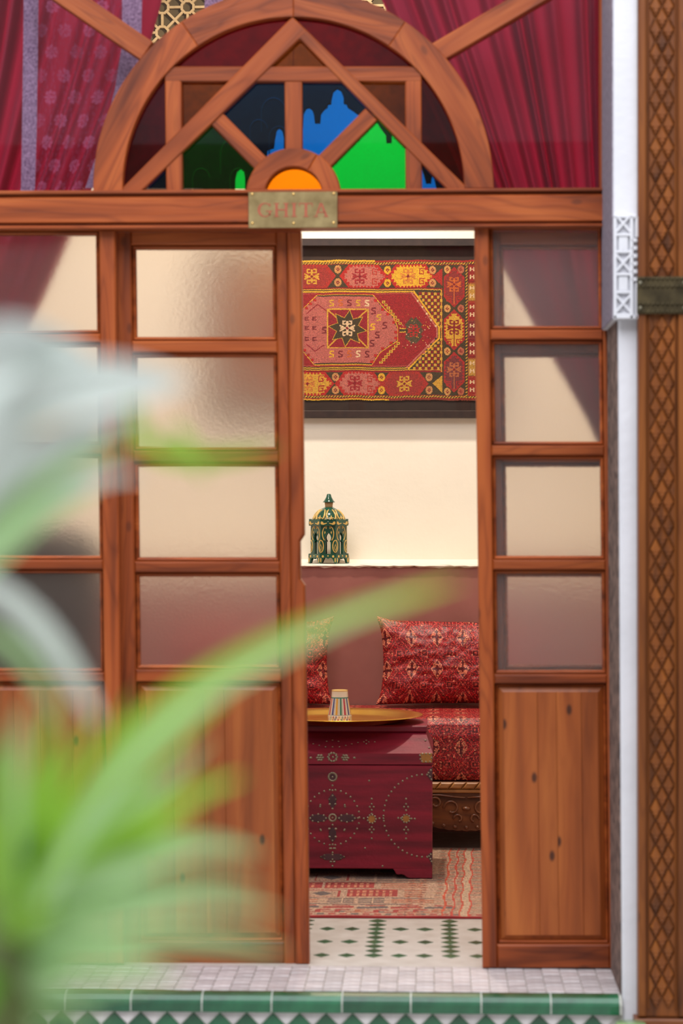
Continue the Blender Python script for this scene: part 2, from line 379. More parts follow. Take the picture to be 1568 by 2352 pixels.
M['glass_paint'] = attr_mat('painted_enamel', .2, coat=.5)

# ================================================================== THE SETTING
YW = 3.13      # upper back wall, YL = rose-brown lower wall that carries the ledge
YL = 2.90
def structure(name, mb, mat, label, cat, **k):
    return tag(mb.build(name, mat, **k), label, cat, 'structure')
structure('wall_back', MB().box(-3.2, 1.6, YW, YW+.15, 0, 3.9), M['room_wall'], 'cream plastered back wall of the room behind the framed textile', 'wall')
lw = structure('wall_back_lower', MB().box(-3.2, 1.6, YL, YW, 0, 1.058), M['tadelakt'], 'rose-brown polished plaster lower wall behind the sofa', 'wall')
# whitewashed ledge with an uneven hand-made lip
n = 240; v = []; f = []
for i in range(n+1):
    x = -3.2+4.8*i/n
    j = lambda a: a*(RNG.standard_normal())
    pr = [(YW+.01, 1.088), (YL+.195, 1.0705+j(.0004)), (YL+.012, 1.0700+j(.0003)), (YL-.010+j(.001), 1.0675+j(.0008)), (YL-.013+j(.001), 1.0625+j(.0008)), (YL-.004, 1.0565+j(.0018)), (YW+.01, 1.0565)]
    v += [(x, y, z) for y, z in pr]
for i in range(n):
    for k in range(7):
        q = (k+1) % 7; f.append((i*7+k, i*7+q, (i+1)*7+q, (i+1)*7+k))
f += [tuple(range(7)), tuple(n*7+k for k in range(7))]
MB().raw(v, f).build('ledge', M['room_wall'], lw)
structure('wall_left', MB().box(-3.35, -3.2, .12, YW+.15, 0, 3.9), M['room_wall'], 'cream side wall of the room on the left', 'wall')
structure('wall_right', MB().box(1.6, 1.75, 0, YW+.15, 0, 3.9), M['room_wall'], 'cream side wall of the room on the right', 'wall')
structure('ceiling', MB().box(-3.35, 1.75, .12, YW+.15, 3.9, 4.0), M['ceiling'], 'pale painted ceiling of the room', 'ceiling')
# carved stucco frieze high on the back wall
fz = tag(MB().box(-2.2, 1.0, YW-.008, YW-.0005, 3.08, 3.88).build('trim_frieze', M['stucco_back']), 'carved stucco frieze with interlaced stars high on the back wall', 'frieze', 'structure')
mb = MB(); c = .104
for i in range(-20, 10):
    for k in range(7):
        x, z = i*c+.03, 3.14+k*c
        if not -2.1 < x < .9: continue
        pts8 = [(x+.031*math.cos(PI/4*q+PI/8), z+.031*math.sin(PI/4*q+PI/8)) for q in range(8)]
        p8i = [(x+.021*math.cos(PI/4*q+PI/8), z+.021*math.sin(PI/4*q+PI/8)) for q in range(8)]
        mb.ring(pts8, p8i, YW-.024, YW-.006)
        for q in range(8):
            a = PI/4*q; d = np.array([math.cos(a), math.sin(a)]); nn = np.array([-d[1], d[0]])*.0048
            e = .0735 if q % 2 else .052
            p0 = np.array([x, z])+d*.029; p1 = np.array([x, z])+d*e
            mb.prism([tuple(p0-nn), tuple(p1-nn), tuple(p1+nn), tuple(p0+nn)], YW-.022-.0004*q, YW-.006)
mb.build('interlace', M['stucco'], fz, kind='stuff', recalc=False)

# ---- interior floor and sill
fl = structure('floor', MB().box(-3.2, 1.6, -.325, YW, -.12, -.002), M['grout'], 'tiled room floor and doorway sill of white and green zellige', 'floor')
MB().box(-3.2, 1.6, .03, YW, -.0019, 0).build('white_zellige', M['floor_white'], fl, kind='stuff')
ts = .0497; tm = MB().slab([(-.0238, -.0238), (.0238, -.0238), (.0238, .0238), (-.0238, .0238)], -.002, .0015, .001)
proto = tm.build('tile', M['white_tile'], fl); proto.location = (.47, -.3, 0)
tiles = []
for r in range(7):
    for k in range(36):
        o = proto if not tiles else proto.copy()
        if tiles: COL.objects.link(o)
        tiles.append(o)
        o.location = (.472-k*ts, -.302+r*ts, random.uniform(-.0006, .0006)); o.rotation_euler = (random.gauss(0, .012), random.gauss(0, .012), random.gauss(0, .01))
dm = MB().slab([(-.0275, 0), (0, -.0355), (.0275, 0), (0, .0355)], -.0015, .0011)
dp = dm.build('diamond_tile', M['green_diamond'], fl); first = True
for i in range(-10, 5):
    for j in range(0, 9):
        col = i % 3 == 0; row = j % 3 == 0
        if not (col or row): continue
        o = dp if first else dp.copy()
        if not first: COL.objects.link(o)
        first = False
        o.location = (.0477+.0748*i+random.gauss(0, .001), .194+.0735*j, 0); s = .92 if not col else 1.0
        o.scale = (s*random.uniform(.94, 1.06), s*random.uniform(.9, 1), 1)

# ---- step in front of the sill: green bull-nose course and zigzag zellige
YS = -.36
step = structure('trim_step', MB().box(-2.0, .497, -.352, -.325, -.2, -.012), M['grout'], 'step riser with green glazed nosing and green and white zigzag tiles', 'step')
M['pale_grout'] = mottled('pale_grout', L(176, 178, 168), L(196, 196, 188), 40, .9)
pr = [(-.330, -.0455), (-.330, -.0012), (-.352, -.0008), (-.371, -.0055), (-.381, -.016), (-.3835, -.022), (-.3835, -.0455)]
MB().raw([(x, y, z) for x in (-2.0, .494) for y, z in pr], [tuple(range(7)), tuple(7+k for k in reversed(range(7)))]+[(k, 7+k, 7+(k+1) % 7, (k+1) % 7) for k in range(7)]).build('nosing_grout', M['pale_grout'], step)
MB().box(-2.0, .496, -.3695, -.351, -.2, -.046).build('riser_grout', M['pale_grout'], step)
jx = [-170, -10, 150, 300, 463, 623, 785, 943, 1105, 1265, 1424]
for a, b in zip(jx[:-1], jx[1:]):
    xa, xb = P(a, 2303, -.385)[0]+.0022, P(b, 2303, -.385)[0]-.0022
    pr = [(-.327, -.046), (-.327, .0005), (-.352, .0012), (-.372, -.004), (-.383, -.015), (-.386, -.022), (-.386, -.046)]
    n = len(pr); v = [(xa, y, z) for y, z in pr]+[(xb, y, z) for y, z in pr]
    f = [tuple(range(n)), tuple(n+k for k in reversed(range(n)))]+[(k, n+k, n+(k+1) % n, (k+1) % n) for k in range(n)]
    MB().raw(v, f).build('nosing_tile', M['green_tile'], step, origin=((xa+xb)/2, -.36, -.02))
hw = .0352
for i in range(-30, 24):
    xc = P(20, 2325, -.375)[0]+2*hw*(i-0)
    if not -1.9 < xc < .48: continue
    g = hw-.0016; zc = -.0485-hw
    MB().prism([(xc-g, zc), (xc, zc-g), (xc+g, zc), (xc, zc+g)], -.372+random.gauss(0, .0007), -.352, .001).build('green_tile', M['green_tile'], step, origin=(xc, -.36, zc))
    for s in (1, -1):
        MB().prism([(xc+hw-g, zc+s*hw), (xc+hw+g, zc+s*hw), (xc+hw, zc+s*.0022)], -.371+random.gauss(0, .0007), -.352, .001).build('white_tile', M['white_tile'], step, origin=(xc+hw, -.36, zc+s*.02))
structure('floor_courtyard', MB().box(-6, 6, -11, -.352, -.3, -.2), M['court_floor'], 'pale zellige floor of the open courtyard', 'floor')

M['court_wall'] = mottled('courtyard_plaster', L(176, 150, 128), L(190, 164, 140), 2, .9)
structure('wall_courtyard', MB().box(-6, 6, -11.2, -11, -.2, 4.0), M['court_wall'], 'plastered courtyard wall facing the doorway', 'wall')
# ---- white pier on the right with its carved impost
XP = .497
wf = structure('wall_front', MB().prism([(XP, -.2), (2.6, -.2), (2.6, 4.2), (XP-.0262, 4.2)], -.37, 0.0, .006), M['white_wall'], 'white limewashed pier beside the doorway', 'wall')
zi0, zi1 = XZ(1430, 733, -.40)[1], XZ(1430, 495, -.40)[1]
xi0 = P(1408, 600, -.40)[0]; xi1 = P(1466, 600, -.40)[0]
MB().prism([(xi0, zi0), (xi1, zi0), (xi1, 4.0), (xi0, 4.0)], -.40, -.005, .004).build('impost', M['white_wall'], wf)
M['raw_plaster'] = mottled('raw_grey_plaster', L(108, 98, 112), L(150, 140, 154), 60, .95, bump=.3, bscale=90)
MB().prism([(xi0-.003, zi0+.002), (xi0+.001, zi0+.002), (xi0+.001, 4.0), (xi0-.003, 4.0)], -.396, -.006, .001).build('raw_side', M['raw_plaster'], wf)
mb = MB()       # carved band: raised strips around triangular recesses
def strip(mb, p, q, t, y0, y1):
    a = np.array(XZ(*p, -.41)); b = np.array(XZ(*q, -.41)); d = (b-a)/np.linalg.norm(b-a); nn = np.array([-d[1], d[0]])*t/2
    mb.prism([tuple(a-nn), tuple(b-nn), tuple(b+nn), tuple(a+nn)], y0, y1, .001)
for p, q in (((1412, 497), (1412, 731)), ((1450, 497), (1450, 731)), ((1409, 497), (1463, 497)), ((1409, 728), (1463, 728)), ((1462, 497), (1462, 545)), ((1462, 650), (1462, 731))):
    strip(mb, p, q, .0085, -.412, -.401)
for k in range(6):
    strip(mb, (1450, 552+k*18), (1463, 552+k*18), .009, -.412, -.401)
for yc in (513, 604, 697):
    for dx in (-1, 1):
        strip(mb, (1431-17*dx, yc-20), (1431+17*dx, yc+20), .0065, -.4115+.0004*dx, -.401)
    strip(mb, (1414, yc+26), (1449, yc+26), .0075, -.4118, -.401)
    if yc > 520: strip(mb, (1414, yc-26), (1449, yc-26), .0075, -.4118, -.401)
for yc in (558, 651):
    mb.ppx([(1420, yc-17), (1442, yc-17), (1442, yc+17), (1420, yc+17)], -.41, -.409, -.401, .002)
    strip(mb, (1416, yc-20), (1416, yc+20), .002, -.409, -.401)
mb.build('carved_band', M['white_wall'], wf)
# raw, dirty strip of reveal between joinery and pier, its shadow painted in
M['reveal'] = mottled('chipped_shaded_reveal', L(44, 32, 32), L(150, 124, 112), 34, .9, bump=.4)
structure('trim_reveal', MB().prism([(XP-.005, 0), (XP-.0017, 0), (XP-.0017-.0107, zi0+.02), (XP-.005-.0107, zi0+.02)], -.34, -.002), M['reveal'], 'chipped grey-brown strip of reveal with its shade painted in, between door frame and white pier', 'trim')
# ================================================================== JOINERY
def bar(name, poly, Y, y0, y1, ang, parent, b=.004, kind='cedar'):
    return MB().ppx(poly, Y, y0, y1, b).build(name, wood(ang, kind), parent)
def bead(poly, inner, Y, y0, yi, y1, parent, ang=90):
    o = [XZ(*p, Y) for p in poly]; i = [XZ(*p, Y) for p in inner]
    m1 = [(a[0]+(b[0]-a[0])*.22, a[1]+(b[1]-a[1])*.22) for a, b in zip(o, i)]; m2 = [(a[0]+(b[0]-a[0])*.42, a[1]+(b[1]-a[1])*.42) for a, b in zip(o, i)]
    dp = yi-y0; mb = MB().ring(o, m1, y0, y1, y0+dp*1.1).ring(m1, m2, y0+dp*1.1, y1, y0+dp*.45).ring(m2, i, y0+dp*.45, y1, yi+.003)
    return mb.build('glazing_bead', wood(ang), parent)
def quad(x0t, x1t, y0, y1, lean=0.0, xb=None):
    """x positions at the top, lean px per px going down"""
    h = (y1-y0)*lean
    return [(x0t, y0), (x1t, y0), (x1t+h, y1), (x0t+h, y1)]
def shrink(q, d): return [(q[0][0]+d, q[0][1]+d), (q[1][0]-d, q[1][1]+d), (q[2][0]-d, q[2][1]-d), (q[3][0]+d, q[3][1]-d)]

# ---- lintel beam
beam = root('trim_lintel', (0, 0, P(700, 480, 0)[2]), 'long carved-grain cedar lintel beam carrying the brass name plaque', 'beam', 'structure')
bar('beam_body', [(-320, 456), (1388, 446), (1388, 508), (-320, 514)], -.03, -.030, .05, 90, beam, .003)
bar('upper_bead', [(-320, 440), (1388, 431), (1388, 439), (-320, 449)], -.03, -.034, .05, 90, beam, .003)
bar('upper_bead', [(-320, 450), (1388, 440), (1388, 446), (-320, 456)], -.03, -.022, .05, 90, beam, .003)
bar('lower_bead', [(-320, 514), (1388, 508), (1388, 514), (-320, 520)], -.03, -.022, .05, 90, beam, .003)
bar('lower_bead', [(-320, 520), (1388, 514), (1388, 521), (-320, 529)], -.03, -.034, .05, 90, beam, .003)

# ---- brass name plaque
pl = root('name_plaque', P(672, 523, -.036), 'tarnished brass name plaque engraved GHITA on the lintel', 'sign')
MB().ppx([(570, 441), (774.5, 439.5), (774.5, 522.5), (570.5, 523.5)], -.04, -.0375, -.0342, .0012).build('plate', M['plaque'], pl)
for x, y in ((579, 446), (673.5, 446), (766.5, 444.5), (579.5, 513), (674, 513), (766, 512)):
    MB().dome(P(x, y, -.0375), .0042, .0025, n=10).build('screw', M['screw'], pl, smooth=True)
def lx(x, y): return (540+x*.1658, 330+y*.1658)
def letter(mbx, polys):
    for p in polys: mbx.ppx([lx(*q) for q in p], -.0382, -.0383, -.0374)
def R4(x0, y0, x1, y1): return [(x0, y0), (x1, y0), (x1, y1), (x0, y1)]
g = [[(408+s*98*math.cos(a)*k1, 917+99*math.sin(a)*k2) for a in np.linspace(-.75, -2*PI+.62, 22)] for s, k1, k2 in ((1, 1, 1),)][0]
gi = [(415+70*math.cos(a), 917+86*math.sin(a)) for a in np.linspace(-2*PI+.62, -.75, 22)]
for nm, polys in (('G', [g+gi, R4(425, 928, 512, 940), R4(466, 940, 490, 992), R4(474, 826, 488, 872)]),
                  ('H', [R4(556, 832, 590, 1004), R4(688, 832, 722, 1004), R4(590, 908, 688, 924)]+[R4(x0, y0, x1, y1) for x0, x1 in ((534, 612), (666, 744)) for y0, y1 in ((822, 832), (1004, 1014))]),
                  ('I', [R4(798, 832, 832, 1004), R4(774, 822, 856, 832), R4(774, 1004, 856, 1014)]),
                  ('T', [R4(962, 834, 996, 1004), R4(884, 822, 1072, 834), R4(938, 1004, 1020, 1014), R4(884, 834, 894, 872), R4(1062, 834, 1072, 872)]),
                  ('A', [[(1172, 822), (1200, 822), (1128, 1004), (1112, 1004)], [(1184, 838), (1204, 822), (1278, 1004), (1244, 1004)], R4(1146, 944, 1236, 956), R4(1084, 1004, 1148, 1014), R4(1224, 1004, 1292, 1014)])):
    mb = MB(); letter(mb, polys); mb.build('letter', M['letter'], pl)['label'] = 'red engraved capital letter ' + nm

# ---- semicircular fanlight with an eight-point star
XC, YB = 674, 436
win = root('window_1', P(XC, YB, .02), 'semicircular cedar fanlight with an eight-point star of coloured glass', 'window', 'structure')
def arc(r, a0, a1, n, cx=XC, cy=432): return [(cx+r*math.cos(math.radians(a)), cy-r*math.sin(math.radians(a))) for a in np.linspace(a0, a1, n)]
cuts = [180, 124, 90, 56, 0]
for a0, a1 in zip(cuts[:-1], cuts[1:]):
    ro, ri = arc(459, a0, a1, 24), arc(391.5, a1, a0, 24)
    if a0 == 180: ro[0] = (215, 440); ri[-1] = (282.5, 440)
    if a1 == 0: ro[-1] = (1134, 434); ri[0] = (1066, 434)
    bar('arch_segment', ro+ri, 0, -.012, .05, -(a0+a1)/2, win, .0022)
def band(p, q, wd, e0=0, e1=0):
    p, q = np.array(p, float), np.array(q, float); d = (q-p)/np.linalg.norm(q-p); nn = np.array([-d[1], d[0]])*wd/2; p = p-d*e0; q = q+d*e1
    return [tuple(p-nn), tuple(q-nn), tuple(q+nn), tuple(p+nn)]
bar('star_bar', [(672, 39), (706, 73), (326, 440), (276, 440), (284, 430)], 0, -.009, .046, 45, win, .003)
bar('star_bar', [(672, 39), (640, 72), (668, 96), (690, 92), (1026, 436), (1076, 436), (1066, 425)], 0, -.0085, .047, -45, win, .003)
bar('star_bar', [(378, 153), (968, 153), (968, 188), (378, 188)], 0, -.005, .044, 90, win, .003)
bar('star_bar', [(378.5, 154), (417, 188), (420, 440), (382, 440)], 0, -.0045, .043, 0, win, .003)
bar('star_bar', [(967, 154), (930, 188), (931, 437), (969, 437)], 0, -.0045, .043, 0, win, .003)
bar('spoke', [(653.5, 186), (693.5, 186), (694, 350), (655, 350)], 0, -.003, .042, 0, win, .003)
bar('spoke', band((487, 262), (607, 384), 38), 0, -.0025, .042, -45, win, .003)
bar('spoke', band((853, 262), (738, 378), 38), 0, -.0025, .042, 45, win, .003)
for a0, a1 in ((176, 60), (60, 4)):
    o = arc(109, a0, a1, 16, XC, 450); i = arc(66, a1, a0, 16, XC, 450)
    bar('hub_arch', [(x, min(y, 438)) for x, y in o+i], 0, -.011, .048, 60 if a0 > 100 else -20, win, .003)
bar('brace', band((338, 118), (70, -66), 50, 0), 0, -.006, .045, -56, win, .003)
bar('brace', band((1000, 123), (1330, -70), 47, 0), 0, -.006, .045, 59, win, .003)
bar('jamb', [(1376, -160), (1391, -160), (1389, 434), (1377, 434)], 0, -.01, .05, 0, win, .003)
def pane(poly, m, nm='pane', label=None):
    o = MB().ppx(poly, .03, .0245, .0275).build(nm, m, win)
    if label: o['label'] = label
mir = lambda p: [(2*XC-x, y) for x, y in p]
A38 = arc(425, 90, 142, 12); ARC2 = arc(425, 142, 180, 10)
pane(A38+[(560, 174), (674, 60)], M['red_glass'], label='dark red glass'); pane(mir(A38+[(560, 174), (674, 60)]), M['red_glass'], label='dark red glass')
side = ARC2+[(283, 434), (393, 326), (396, 174)]
pane(side, M['violet_glass'], label='violet red glass'); pane(mir(side), M['red_glass'], label='dark red glass')
pane([(674, 52), (556, 168), (792, 168)], M['amber_glass'], label='amber glass')
for s in (lambda p: p, mir):
    pane(s([(400, 174), (546, 174), (400, 320)]), M['amber_glass'], label='amber glass')
    pane(s([(296, 434), (397, 331), (397, 434)]), M['blue_glass'], label='blue glass')
    pane(s([(402, 325), (472, 254), (606, 388)]+arc(87, 136, 170, 6, XC, 450)+[(402, 434)]), M['green_glass'], label='green glass')
    pane(s([(478, 250), (553, 175), (672, 175), (672, 363)]+arc(87, 92, 130, 6, XC, 450)), M['blue_glass'], label='blue glass')
pane([(x, min(y, 437)) for x, y in arc(84, 175, 5, 20, XC, 450)], M['orange_glass'], label='orange glass')
pane([(-320, -160), (60, -75), (332, 118)]+arc(427, 138, 180, 10)+[(-320, 438)], M['clear'], label='clear glass')
pane([(-318, -162), (66, -78), (336, 114)]+arc(427, 136, 45, 20)+[(1338, -78), (1380, -162)], M['clear'], label='clear glass')
pane([(1380, -158), (1336, -72), (1003, 124)]+arc(427, 43, 0, 10)+[(1380, 433)], M['clear'], label='clear glass')

# ---- fixed and sliding glazed panels
def plank_panel(parent, x0t, x1t, y0, y1, lean, Y, yf, cuts, kind='panel'):
    """fielded lower panel glued up from vertical boards, with bevelled margin"""
    o = quad(x0t, x1t, y0, y1, lean)
    pn = bead(o, shrink(o, 9), Y, yf-.012, yf-.002, yf+.02, parent); pn.name = 'panel'
    i = shrink(o, 9); j = shrink(o, 20)
    MB().ring([XZ(*p, Y) for p in i], [XZ(*p, Y) for p in j], yf-.001, yf+.018, yf-.009).build('panel_margin', wood(0, kind), pn)
    k = shrink(o, 20); W = k[1][0]-k[0][0]; h = k[2][1]-k[1][1]
    for a, b in zip(cuts[:-1], cuts[1:]):
        q = [(k[0][0]+a*W+.3, k[0][1]), (k[0][0]+b*W-.3, k[0][1]), (k[3][0]+b*W-.3, k[3][1]), (k[3][0]+a*W+.3, k[3][1])]
        MB().ppx(q, Y, yf-.0095+random.uniform(-.0006, .0006), yf+.018, .0006).build('plank', wood(0, kind), pn)
def glazed(rt, Y0, Y1, xl, xr, lean, ys, rails, stl, str_, panel, botrail, beadw=11, glass='frost'):
    """xl/xr outer px at y=ys[0], stile widths, rails = list of (top,bottom) px between panes"""
    yt, yb = ys; X = lambda x, y: x+(y-yt)*lean
    bar('stile', [(xl, yt), (xl+stl, yt), (X(xl+stl, yb), yb), (X(xl, yb), yb)], Y0, Y0, Y1, 0, rt)
    bar('stile', [(xr-str_, yt), (xr, yt), (X(xr, yb), yb), (X(xr-str_, yb), yb)], Y0, Y0, Y1, 0, rt)
    for a, b in rails+[botrail]:
        bar('rail', [(X(xl+stl, a), a), (X(xr-str_, a), a), (X(xr-str_, b), b), (X(xl+stl, b), b)], Y0, Y0+.001, Y1, 90, rt)
    for (a0, a), (b, b1) in zip(rails[:-1], rails[1:]):
        o = [(X(xl+stl, a), a), (X(xr-str_, a), a), (X(xr-str_, b), b), (X(xl+stl, b), b)]
        bead(o, shrink(o, beadw), Y0, Y0+.004, Y0+.013, Y1-.004, rt)
        q = shrink(o, beadw-4); ym = Y0+.020
        MB().ppx(q, Y0, ym, ym+.004).build('pane', M[glass], rt)
    plank_panel(rt, X(xl+stl, panel[0]), X(xr-str_, panel[0]), panel[0], panel[1], lean, Y0, Y0+.022, panel[2])
LEAN = .0112
# right fixed side light
w3 = root('window_3', P(1250, 2226, .02), 'fixed cedar side light right of the doorway with four frosted panes over a board panel', 'window', 'structure')
glazed(w3, 0.0, .045, 1089, 1390, LEAN, (522, 2224), [(515, 518), (757, 780), (1023, 1046), (1286, 1309), (1549, 1570)], 34, 8, (1570, 2170, (0, .36, .56, .82, 1)), (2170, 2224), 9, 'frost_light')
bar('jamb', [(1382, 522), (1391, 522), (1418, 2226), (1402, 2226)], 0, -.004, .046, 0, w3)
w2 = root('window_2', P(60, 2216, .02), 'fixed cedar side light left of the sliding leaf with frosted panes behind the palm', 'window', 'structure')
glazed(w2, 0.0, .045, -130, 264, .0118, (528, 2214), [(522, 530), (766, 786), (1022, 1044), (1286, 1308), (1545, 1566)], 44, 37, (1566, 2168, (0, .3, .52, .8, 1)), (2168, 2214), 9)
# sliding leaves
def leaf(name, dx, label, lock=True):
    rt = root(name, P(480+dx, 2219, .07), label, 'door', 'structure')
    glazed(rt, .060, .098, 266+dx, 660+dx, LEAN, (531, 2216), [(531, 562), (783, 810), (1036, 1062), (1290, 1315), (1538, 1566)], 34, 26, (1566, 2164, (0, .22, .46, .62, 1)), (2164, 2216), 10)
    if lock:
        X = lambda x, y: x+dx+(y-531)*LEAN
        bar('meeting_strip', [(X(659, 531), 531), (X(691, 531), 531), (X(691, 1228), 1228), (X(681, 1243), 1243), (X(681, 1330), 1330), (X(691, 1345), 1345), (X(691, 2217), 2217), (X(659, 2217), 2217)], .05, .050, .104, 0, rt, .006)
    return rt
leaf('door_1', 0, 'left sliding cedar door leaf with four frosted panes over a knotty board panel')
leaf('door_2', 846, 'right sliding cedar door leaf slid back behind the right side light', False)

# ---- carved cedar door folded back on the right
XD0 = P(1465, 1200, -.42)[0]; XD1 = XD0+.32; yd = -.425
d3 = root('door_3', (XD0+.15, yd, -.05), 'heavy carved cedar door with lattice of rosettes and bronze strap right of the white pier', 'door', 'structure')
def dx_(px): return P(px, 1200, yd)[0]
zb, zt = P(1500, 2336, yd)[2], 3.4
MB().box(XD0, XD1, yd+.01, -.371, zb, zt).build('board', wood(0, 'carved'), d3)
MB().box(XD0, dx_(1484), yd-.004, yd+.01, zb, zt, .004).build('stile', wood(0, 'carved'), d3)
MB().box(dx_(1557), XD1, yd-.004, yd+.01, zb, zt, .004).build('stile', wood(0, 'carved'), d3)
MB().box(dx_(1549), dx_(1553.5), yd+.001, yd+.01, zb+.02, zt, .002).build('moulding', wood(0, 'carved'), d3)
MB().box(dx_(1488), dx_(1491), yd+.003, yd+.01, zb+.02, zt, .001).build('moulding', wood(0, 'carved'), d3)
x0, x1 = dx_(1491), dx_(1549); cw = (x1-x0)/2; ch = 54/(F/(6.77+yd)); zs0, zs1 = P(1500, 722, yd)[2], P(1500, 636, yd)[2]
def rosette(fr):
    mb = MB(); a, b = cw/2-.0022, ch/2-.003
    q = [(0, b), (a, 0), (0, -b), (-a, 0)]
    pts = [(x*fr if fr == .5 and x < 0 else x, z) for x, z in q]
    mb.prism([(x, z) for x, z in pts], -.006, .004, .0035)
    for k in range(5):
        an = -PI/2+(k-2)*.75; mb.dome((.42*a*math.cos(an), -.006, .42*b*math.sin(an)-.004), .0032, .003, n=6)
    mb.dome((0, -.006, -b*.75), .003, .003, n=6)
    return mb
pr = rosette(1); po = pr.build('rosette', wood(0, 'carved'), d3, origin=(0, 0, 0)); used = False
rows = int((zt-zb-.05)/(ch/2))
for k in range(rows):
    zc = zb+.05+k*ch/2
    if zc > 2.75 or zs0-.02 < zc < zs1+.02: continue
    xs = [x0+cw*.5, x0+cw*1.5] if k % 2 == 0 else [x0+cw]
    for xx in xs:
        o = po if not used else po.copy()
        if used: COL.objects.link(o)
        used = True
        o.location = Vector((xx, yd+.006, zc))-worldloc(d3)
MB().box(XD0-.01, XD1, yd-.01, -.371, -.2, zb-.004, .004).build('threshold', wood(90, 'sofa'), d3)
mb = MB()
z = zb+.05
while z < 2.75:
    for xx, s in ((x0, 1), (x1, -1)):
        if not zs0-.02 < z+ch/2 < zs1+.02:
            mb.prism([(xx, z+ch/2-.5*ch+.003), (xx+s*(cw/2-.003), z+ch/2), (xx, z+ch-.003)], yd+.001, yd+.01, .002)
    z += ch
mb.build('edge_carving', wood(0, 'carved'), d3)
mb = MB(); mb.box(XD0-.004, XD1, yd-.010, yd-.004, zs0, zs1, .002)
sp = mb.build('strap', M['strap'], d3)
mb = MB()
for zz in (zs0+.006, zs0+.026, zs1-.026, zs1-.006):
    x = XD0
    while x < XD1-.01: mb.dome((x, yd-.010, zz), .0052, .005, n=6); x += .0125
mb.build('rope_beading', M['strap'], sp, kind='stuff')
for k in range(3):
    for zz in (zs0+.016, zs1-.016): MB().dome((XD0+.004+k*.115, yd-.010, zz), .0055, .006, n=8).build('nail', M['stud'], sp)
# ---- green glazed post at the foot of the pier
gp = root('glazed_post', (P(1446, 2345, -.44)[0], -.47, -.2), 'small green glazed ceramic post at the foot of the white pier', 'post')
M['pale_green'] = mottled('pale_green_glaze', L(110, 146, 96), L(140, 172, 118), 14, .25, Coat_Weight=.5)
MB().lathe([(.030, 0), (.034, .01), (.030, .03), (.030, .11), (.037, .125), (.041, .14), (.041, .148), (.036, .153)], (gp.location.x, -.47, -.2), 28).build('shaft', M['pale_green'], gp, True)

# ================================================================== CURTAINS
def drape(name, rows, Y0, n, amp, mat, parent=None, nu=260, phase=0.0, nr=90, cols=None):
    """rows: (py, x_inner, x_outer) px; pleats run along the sheet and bunch where it is gathered"""
    rows = np.array(rows, float); ys = np.linspace(rows[0, 0], rows[-1, 0], nr)
    xi = np.interp(ys, rows[:, 0], rows[:, 1]); xo = np.interp(ys, rows[:, 0], rows[:, 2])
    k = np.ones(9)/9
    for a in (xi, xo):
        p_ = np.pad(a, 4, mode='edge'); a[:] = np.convolve(p_, k, 'valid')
    u = np.linspace(0, 1, nu); pts = np.zeros((nr, nu, 3))
    uu = u+.018*np.sin(2*PI*3.3*u+1+phase)+.01*np.sin(2*PI*7.1*u+2*phase)
    w0 = abs(xo-xi).max()
    for r, y in enumerate(ys):
        g = .55+.45*abs(xo[r]-xi[r])/w0
        wob = .35*np.sin(y*.006+6*u+phase)
        f = np.sin(2*PI*n*uu+wob+phase); f = np.sign(f)*abs(f)**.75
        Yv = Y0+amp*g*f*(.75+.25*np.sin(2*PI*2.3*u+phase))
        xs = xi[r]+(xo[r]-xi[r])*u
        for c_ in range(nu):
            p_ = P(xs[c_], y, Y0); pts[r, c_] = (p_[0], Yv[c_], p_[2])
    return grid_mesh(name, pts, cols, mat, parent)
dr = drape('curtain', [(-150, 818, 1440), (0, 875, 1430), (190, 965, 1424), (432, 1072, 1420), (570, 1134, 1418), (745, 1224, 1416), (860, 1290, 1416), (1010, 1374, 1420), (1060, 1400, 1424), (1300, 1412, 1445), (2150, 1416, 1470)], .215, 11, .034, M['velvet'])
tag(dr, 'maroon velvet drape swept back behind the right side of the fanlight', 'curtain')
dl = drape('curtain', [(-150, 402, -330), (0, 374, -330), (100, 345, -330), (300, 268, -330), (535, 162, -330), (750, 72, -330), (860, 0, -330), (960, -90, -250), (1080, -120, -210), (2150, -120, -260)], .245, 12, .034, M['velvet'], phase=1.3)
tag(dl, 'maroon velvet drape behind the lace on the left of the fanlight', 'curtain')
lcv = Canvas(0, -150, 278, 1500, 110, 600, (96, 40, 68))
FL, GR = (172, 92, 130), (140, 72, 108)
for k in range(-10, 60): lcv.line((k*9-100, -150), (k*9+200, 1500), 1.6, GR) if k % 2 else lcv.line((k*9+100, -150), (k*9-200, 1500), 1.6, GR)
for x in (46, 250):
    for y in np.arange(-150, 1500, 11): lcv.disc(x, y, 5, 4, GR)
for j, y in enumerate(np.arange(-140, 1500, 52)):
    for x in ((92, 150, 208) if j % 2 else (64, 121, 179, 234)):
        for q in range(8): lcv.disc(x+12*math.cos(PI/4*q), y+12*math.sin(PI/4*q), 4.2, 4.2, FL); lcv.line((x+5*math.cos(PI/4*q), y+5*math.sin(PI/4*q)), (x+11*math.cos(PI/4*q), y+11*math.sin(PI/4*q)), 3, FL)
        lcv.disc(x, y, 3, 3, FL)
lc = drape('lace_curtain', [(-150, 330, 60), (0, 326, 52), (200, 318, 50), (300, 292, 50), (432, 246, 46), (560, 140, -30), (760, 40, -90), (900, -60, -140), (1080, -125, -190), (1500, -125, -195)], .155, 5, .016, M['lace'], phase=.4, nu=111, nr=601, cols=lcv.a)
tag(lc, 'pink floral lace sheer with pale lavender hems left of the fanlight', 'curtain')
